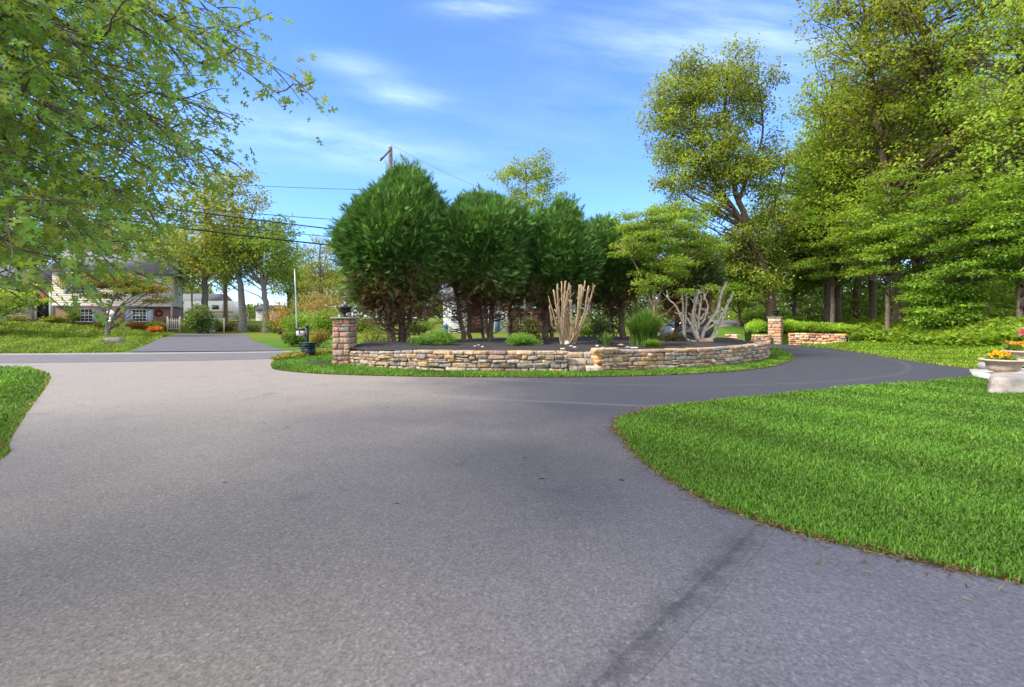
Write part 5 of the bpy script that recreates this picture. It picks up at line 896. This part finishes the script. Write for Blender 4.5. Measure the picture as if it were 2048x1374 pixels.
def frus(mb, w0, d0, w1, d1, z0, z1):
    V = [(-w0, -d0, z0), (w0, -d0, z0), (w0, d0, z0), (-w0, d0, z0), (-w1, -d1, z1), (w1, -d1, z1), (w1, d1, z1), (-w1, d1, z1)]; mb.add(V, np.array([[3, 2, 1, 0], [4, 5, 6, 7], [0, 1, 5, 4], [1, 2, 6, 5], [2, 3, 7, 6], [3, 0, 4, 7]]))
mb = MB(); frus(mb, .17, .15, .20, .18, 0, .36); frus(mb, .215, .195, .22, .2, .36, .40); frus(mb, .19, .17, .215, .195, .402, .54)
for k in (-.1, 0, .1): mb.bx(k - .012, k + .012, -.205, -.165, .05, .34)
mb.build('body', M['green'], gb); mb = MB(); frus(mb, .235, .215, .24, .22, .54, .57); mb.build('rim', M['green'], gb); mb = MB(); mb.tube([(-.09, -.2, .47), (-.09, -.235, .46), (.09, -.235, .46), (.09, -.2, .47)], .012, 6); mb.build('handle', M['green'], gb)
fb = np.array([G(543, 726), G(560, 718), G(585, 713.5), G(602, 711), (-8.2, 19.6), (-7.3, 21.1), (-6.7, 20.5), (-7.5, 19.0), (-7.7, 17.6), G(566, 724)])
P = np.c_[-9.5 + 3.5 * R.rand(60000), 15.5 + 6 * R.rand(60000)]; P = P[inpoly(P, fb)][:5000]; k = len(P); mb = MB(); leaf_quads(mb, np.c_[P, .03 + .15 * R.rand(k)], rdir(k), rdir(k) + np.array([0, 0, 1.]), .09 * (.6 + .8 * R.rand(k)), .055, pal(k, (.30, .245, .055), .3, (.14, .2, .04), .4)); tag(mb.build('yellow_ground_cover', M['leaf']), 'yellow low edging plants along the road side of the island', 'ground cover', kind='stuff')

# ================================================================= POLE AND WIRES
up0 = np.array([(781 - CX) / F * 27.5, 27.5, 0.]); pl = thing('utility_pole', 'wooden utility pole rising behind the largest cypress', 'utility pole', tuple(up0))
mb = MB(); mb.tube([(0, 0, -.3), (0, 0, 5), (.0, 0, 11.2)], [.17, .15, .11], 10, (.7, .7, .7)); mb.build('pole', M['barkgrey'], pl)
mb = MB(); mb.tube([(.1, -.3, 11.0), (-.42, -.6, 10.25)], .05, 6, (.5, .5, .5)); mb.build('crossarm', M['barkgrey'], pl)
for (x, y, z) in ((-.40, -.6, 10.36), (.02, 0, 11.2)): mb = MB(); mb.lathe([(.03, 0), (.05, .05), (.03, .1), (.045, .14), (.01, .17)], (x, y, z), 10); mb.build('insulator', M['grey'], pl, True)
def wire(label, r, y0, y1, pxa, pxb, off=0.):
    # passes (pxa,y0) near the pole and (pxb,y1) further left, along the line of poles
    def at(px):
        k = (px - CX) / F; s = (up0[0] - k * up0[1]) / (11.1 - k * 5.0); return s
    sa, sb = at(pxa), at(pxb); da, db = up0[1] - 5 * sa, up0[1] - 5 * sb; za = CAMH + (HOR - y0) / F * da; zb = CAMH + (HOR - y1) / F * db
    s = np.linspace(0, 3.2, 40); sl_ = (zb - za) / (sb - sa); cv = .32; z = za + sl_ * (s - sa) + cv * (s - sa) * (s - sb)
    mb = MB(); mb.tube(np.c_[up0[0] - 11.1 * s, up0[1] - 5.0 * s + off, z], r, 5); tag(mb.build('power_line', M['black']), label, 'cable', 'cables strung from the utility pole')
wire('thin topmost cable running left from the utility pole', .012, 379, 364, 715, 370)
wire('second cable down, thin, left of the largest cypress', .018, 440, 402, 690, 240, .05)
wire('thick bundled cable just under the second cable', .032, 460, 416, 688, 340, .1)
wire('thin cable third in the lower group of cables', .018, 475, 438, 680, 350, .15)
wire('thick lowest cable left of the largest cypress', .04, 491, 458, 678, 390, .2)
mb = MB(); s = np.linspace(0, 1, 24)[:, None]; e0 = up0 + np.array([.02, 0, 11.35]); e1 = np.array([9.5, 62, 16.0]); P = e0 * (1 - s) + e1 * s; P[:, 2] -= 4 * 1.5 * (s * (1 - s))[:, 0]; mb.tube(P, .008, 4); tag(mb.build('power_line', M['black']), 'thin cable running right and away from the top of the utility pole', 'cable', 'cables strung from the utility pole')

# ================================================================= CARS
def car(label, loc, rz, paint):
    root = thing('parked_car', label, 'car', loc, rz)
    prof = [(-2.2, .32), (2.15, .32), (2.25, .5), (2.2, .78), (1.2, .95), (-2.0, .98), (-2.2, .8)]; mb = MB()
    for (w0, w1) in ((-.85, .85),): mb.prism(prof, 1, w0, w1)
    mb.build('body', M[paint], root)
    mb = MB(); lo = np.array([(-1.85, .96), (1.15, .94), (.45, 1.42), (-1.25, 1.44)]); V = np.r_[np.c_[lo[:, 0], np.full(4, -.8), lo[:, 1]], np.c_[lo[:, 0], np.full(4, .8), lo[:, 1]]]; V[[2, 3], 1] = -.62; V[[6, 7], 1] = .62
    mb.add(V, np.array([[0, 1, 2, 3], [7, 6, 5, 4], [0, 4, 5, 1], [1, 5, 6, 2], [2, 6, 7, 3], [3, 7, 4, 0]])); mb.build('window', M['glass'], root)
    mb = MB(); mb.box((-.4, 0, 1.45), (.82, .62, .025)); [mb.tube([(a_, sg * .8, .97), (b_, sg * .63, 1.43)], .03, 5) for sg in (-1, 1) for a_, b_ in ((1.13, .45), (-.3, -.35), (-1.83, -1.25))]; mb.build('roof', M[paint], root)
    for x in (-1.35, 1.4):
        for y in (-.8, .8):
            mb = MB(); mb.lathe([(.18, -.1), (.31, -.1), (.33, 0), (.31, .1), (.18, .1)], n=18); o = mb.build('wheel', M['rubber'], root); o.rotation_euler = (math.pi / 2, 0, 0); o.location = (x, y, .33)
            mb = MB(); mb.lathe([(.03, -.09), (.19, -.08), (.19, .08), (.03, .09)], n=12); q = mb.build('rim', M['metal'], o)
    for y in (-.6, .6): mb = MB(); mb.box((2.2, y, .68), (.05, .16, .06)); mb.build('headlight', M['white'], root)
    for y in (-.65, .65): mb = MB(); mb.box((-2.18, y, .75), (.04, .12, .07)); mb.build('tail_light', M['red'], root)
    for y in (-.95, .95): mb = MB(); mb.box((.85, y, 1.0), (.06, .09, .06)); mb.build('mirror', M[paint], root)
car('dark car standing on the road behind the bare grey shrub', (12.0, 31.6, 0), .35, 'carblue')
car('pale blue car parked far off, right of the far pillar', ((1590 - CX) / F * 62, 62, Hs(36, 62)), .1, 'carsilver')
fy = thing('cream_house', 'cream house glimpsed far off through the trees right of the far pillar', 'house', ((1622 - CX) / F * 75, 75, Hs(46, 75)))
mb = MB(); siding(mb, -3, 3.5, 0, 3, 0, 6, .3); mb.build('wall', M['cream'], fy); mb = MB(); mb.prism([(-.5, 3), (6.5, 3), (3, 5)], 0, -3.5, 4); mb.build('roof', M['roof'], fy); window(fy, -1.5, -.3, 1, 2.2, 0, 2, 2, 0)

# ================================================================= URNS, SLABS AT THE RIGHT
def planter(label, x, y, z, k):
    root = thing('planter_urn', label, 'planter', (x, y, z), 0, 'clay urns at the lawn end')
    mb = MB(); mb.lathe(np.array([(.17, 0), (.19, .02), (.15, .05), (.17, .07)]) * k, n=24); mb.build('foot', M['terra'], root, True)
    n = 32; a_ = np.arange(n) / n * 2 * math.pi; prof = [(.17, .07), (.24, .09), (.29, .13), (.31, .18), (.31, .24), (.33, .29), (.39, .335)]; mb = MB(); V = []
    for r_, z_ in prof: rr = r_ * (1 + (.035 * np.cos(a_ * 16) if .08 < z_ < .17 else 0)); V.append(np.stack([rr * np.cos(a_), rr * np.sin(a_), np.full(n, z_)], 1))
    V = np.concatenate(V) * k; i = np.arange(len(prof) - 1)[:, None] * n; j = np.arange(n)[None]; jj = (j + 1) % n; mb.add(V, np.stack([i + j, i + jj, i + n + jj, i + n + j], -1).reshape(-1, 4)); mb.build('bowl', M['terra'], root, True)
    mb = MB(); mb.lathe(np.array([(.39, .335), (.45, .345), (.455, .375), (.43, .385), (.36, .38), (.33, .33), (.02, .33)]) * k, n=32, col=(1.25, 1.25, 1.25)); mb.build('rim', M['terra'], root, True)
def flowers(name, label, x, y, z, r, h, cols, n=260, leaf=(.09, .15, .03)):
    root = thing(name, label, 'flowers', (x, y, z)); mb = MB(); C = np.c_[R.normal(0, r * .4, (12, 2)), h * .4 * R.rand(12) + h * .2]; clump_leaves(mb, C, np.tile([r * .5, r * .5, h * .35], (12, 1)), 60, .07, leaf, up=.4); mb.build('foliage', M['leaf'], root)
    mb = MB(); k = 16; C = np.c_[R.normal(0, r * .5, (k, 2)), h * (.65 + .4 * R.rand(k))]; idx = R.randint(0, k, n); cc_ = np.array([cols[i % len(cols)] for i in range(k)])[idx]
    leaf_quads(mb, C[idx] + R.normal(0, .012, (n, 3)), rdir(n) + np.array([0, 0, .5]), rdir(n), .055 * (.7 + .6 * R.rand(n)), .04, np.clip(cc_ * (1 + R.normal(0, .12, (n, 1))), 0, 1)); mb.build('blossom', M['petal'], root)
ux, uy = (2006 - CX) / F * 11.6, 11.6
mb = MB(); V, Fq = rbox_template(9, .12); V = V + R.normal(0, .012, V.shape); V = V * np.array([1.3, .50, .17]); V[:, 0] += np.where(V[:, 0] < 0, (.22 - V[:, 2]) * -.25, 0); V[:, 1] += np.where(V[:, 1] < 0, (.22 - V[:, 2]) * -.3, 0); V[:, 0] += np.clip(-V[:, 0], 0, 1) * (V[:, 1] + .5) * .95; mb.add(V, Fq); o = mb.build('flagstone_block', M['flag']); o.location = (10.75, 10.0, .16); tag(o, 'big grey flagstone block at the right edge of the front lawn', 'stone block')
mb = MB(); V = np.array([(11.45, 12.0), (12.2, 12.9), (13.9, 12.9), (13.5, 11.2), (11.3, 11.2)]); mb.prism(V, 2, 0.0, .14); tag(mb.build('concrete_slab', M['conc']), 'pale concrete slab where the urns stand, beside the driveway', 'slab')
planter('nearer low clay urn with fluted bowl and yellow flowers', ux, uy, .14, .98)
planter('farther clay urn behind, holding red and pink flowers', 14.0, 13.2, .23, 1.0)
mb = MB(); mb.prism(np.array([(13.5, 12.8), (14.6, 12.7), (14.7, 13.8), (13.4, 13.9)]), 2, 0, .23); tag(mb.build('stone_pedestal', M['conc']), 'low stone pedestal under the farther clay urn', 'pedestal')
flowers('yellow_flowers', 'yellow flowers growing in the nearer clay urn', ux - .05, uy, .46, .30, .20, [(.75, .50, .03), (.80, .40, .02)])
flowers('orange_flowers', 'orange flowers on the left side of the farther clay urn', 13.72, 13.2, .56, .18, .28, [(.75, .30, .02), (.72, .38, .03)], 160)
flowers('red_flowers', 'coral red and pink flowers standing tall in the farther clay urn', 14.2, 13.25, .56, .26, .60, [(.70, .09, .06), (.72, .12, .25), (.75, .2, .3)], 340)
shrub('edging_plant', 'dark small shrub beside the nearer urn at the right edge', 'shrub', (12.6, 11.6, .14), (.45, .4, .24), 800, .05, (.04, .06, .025), stems=5)
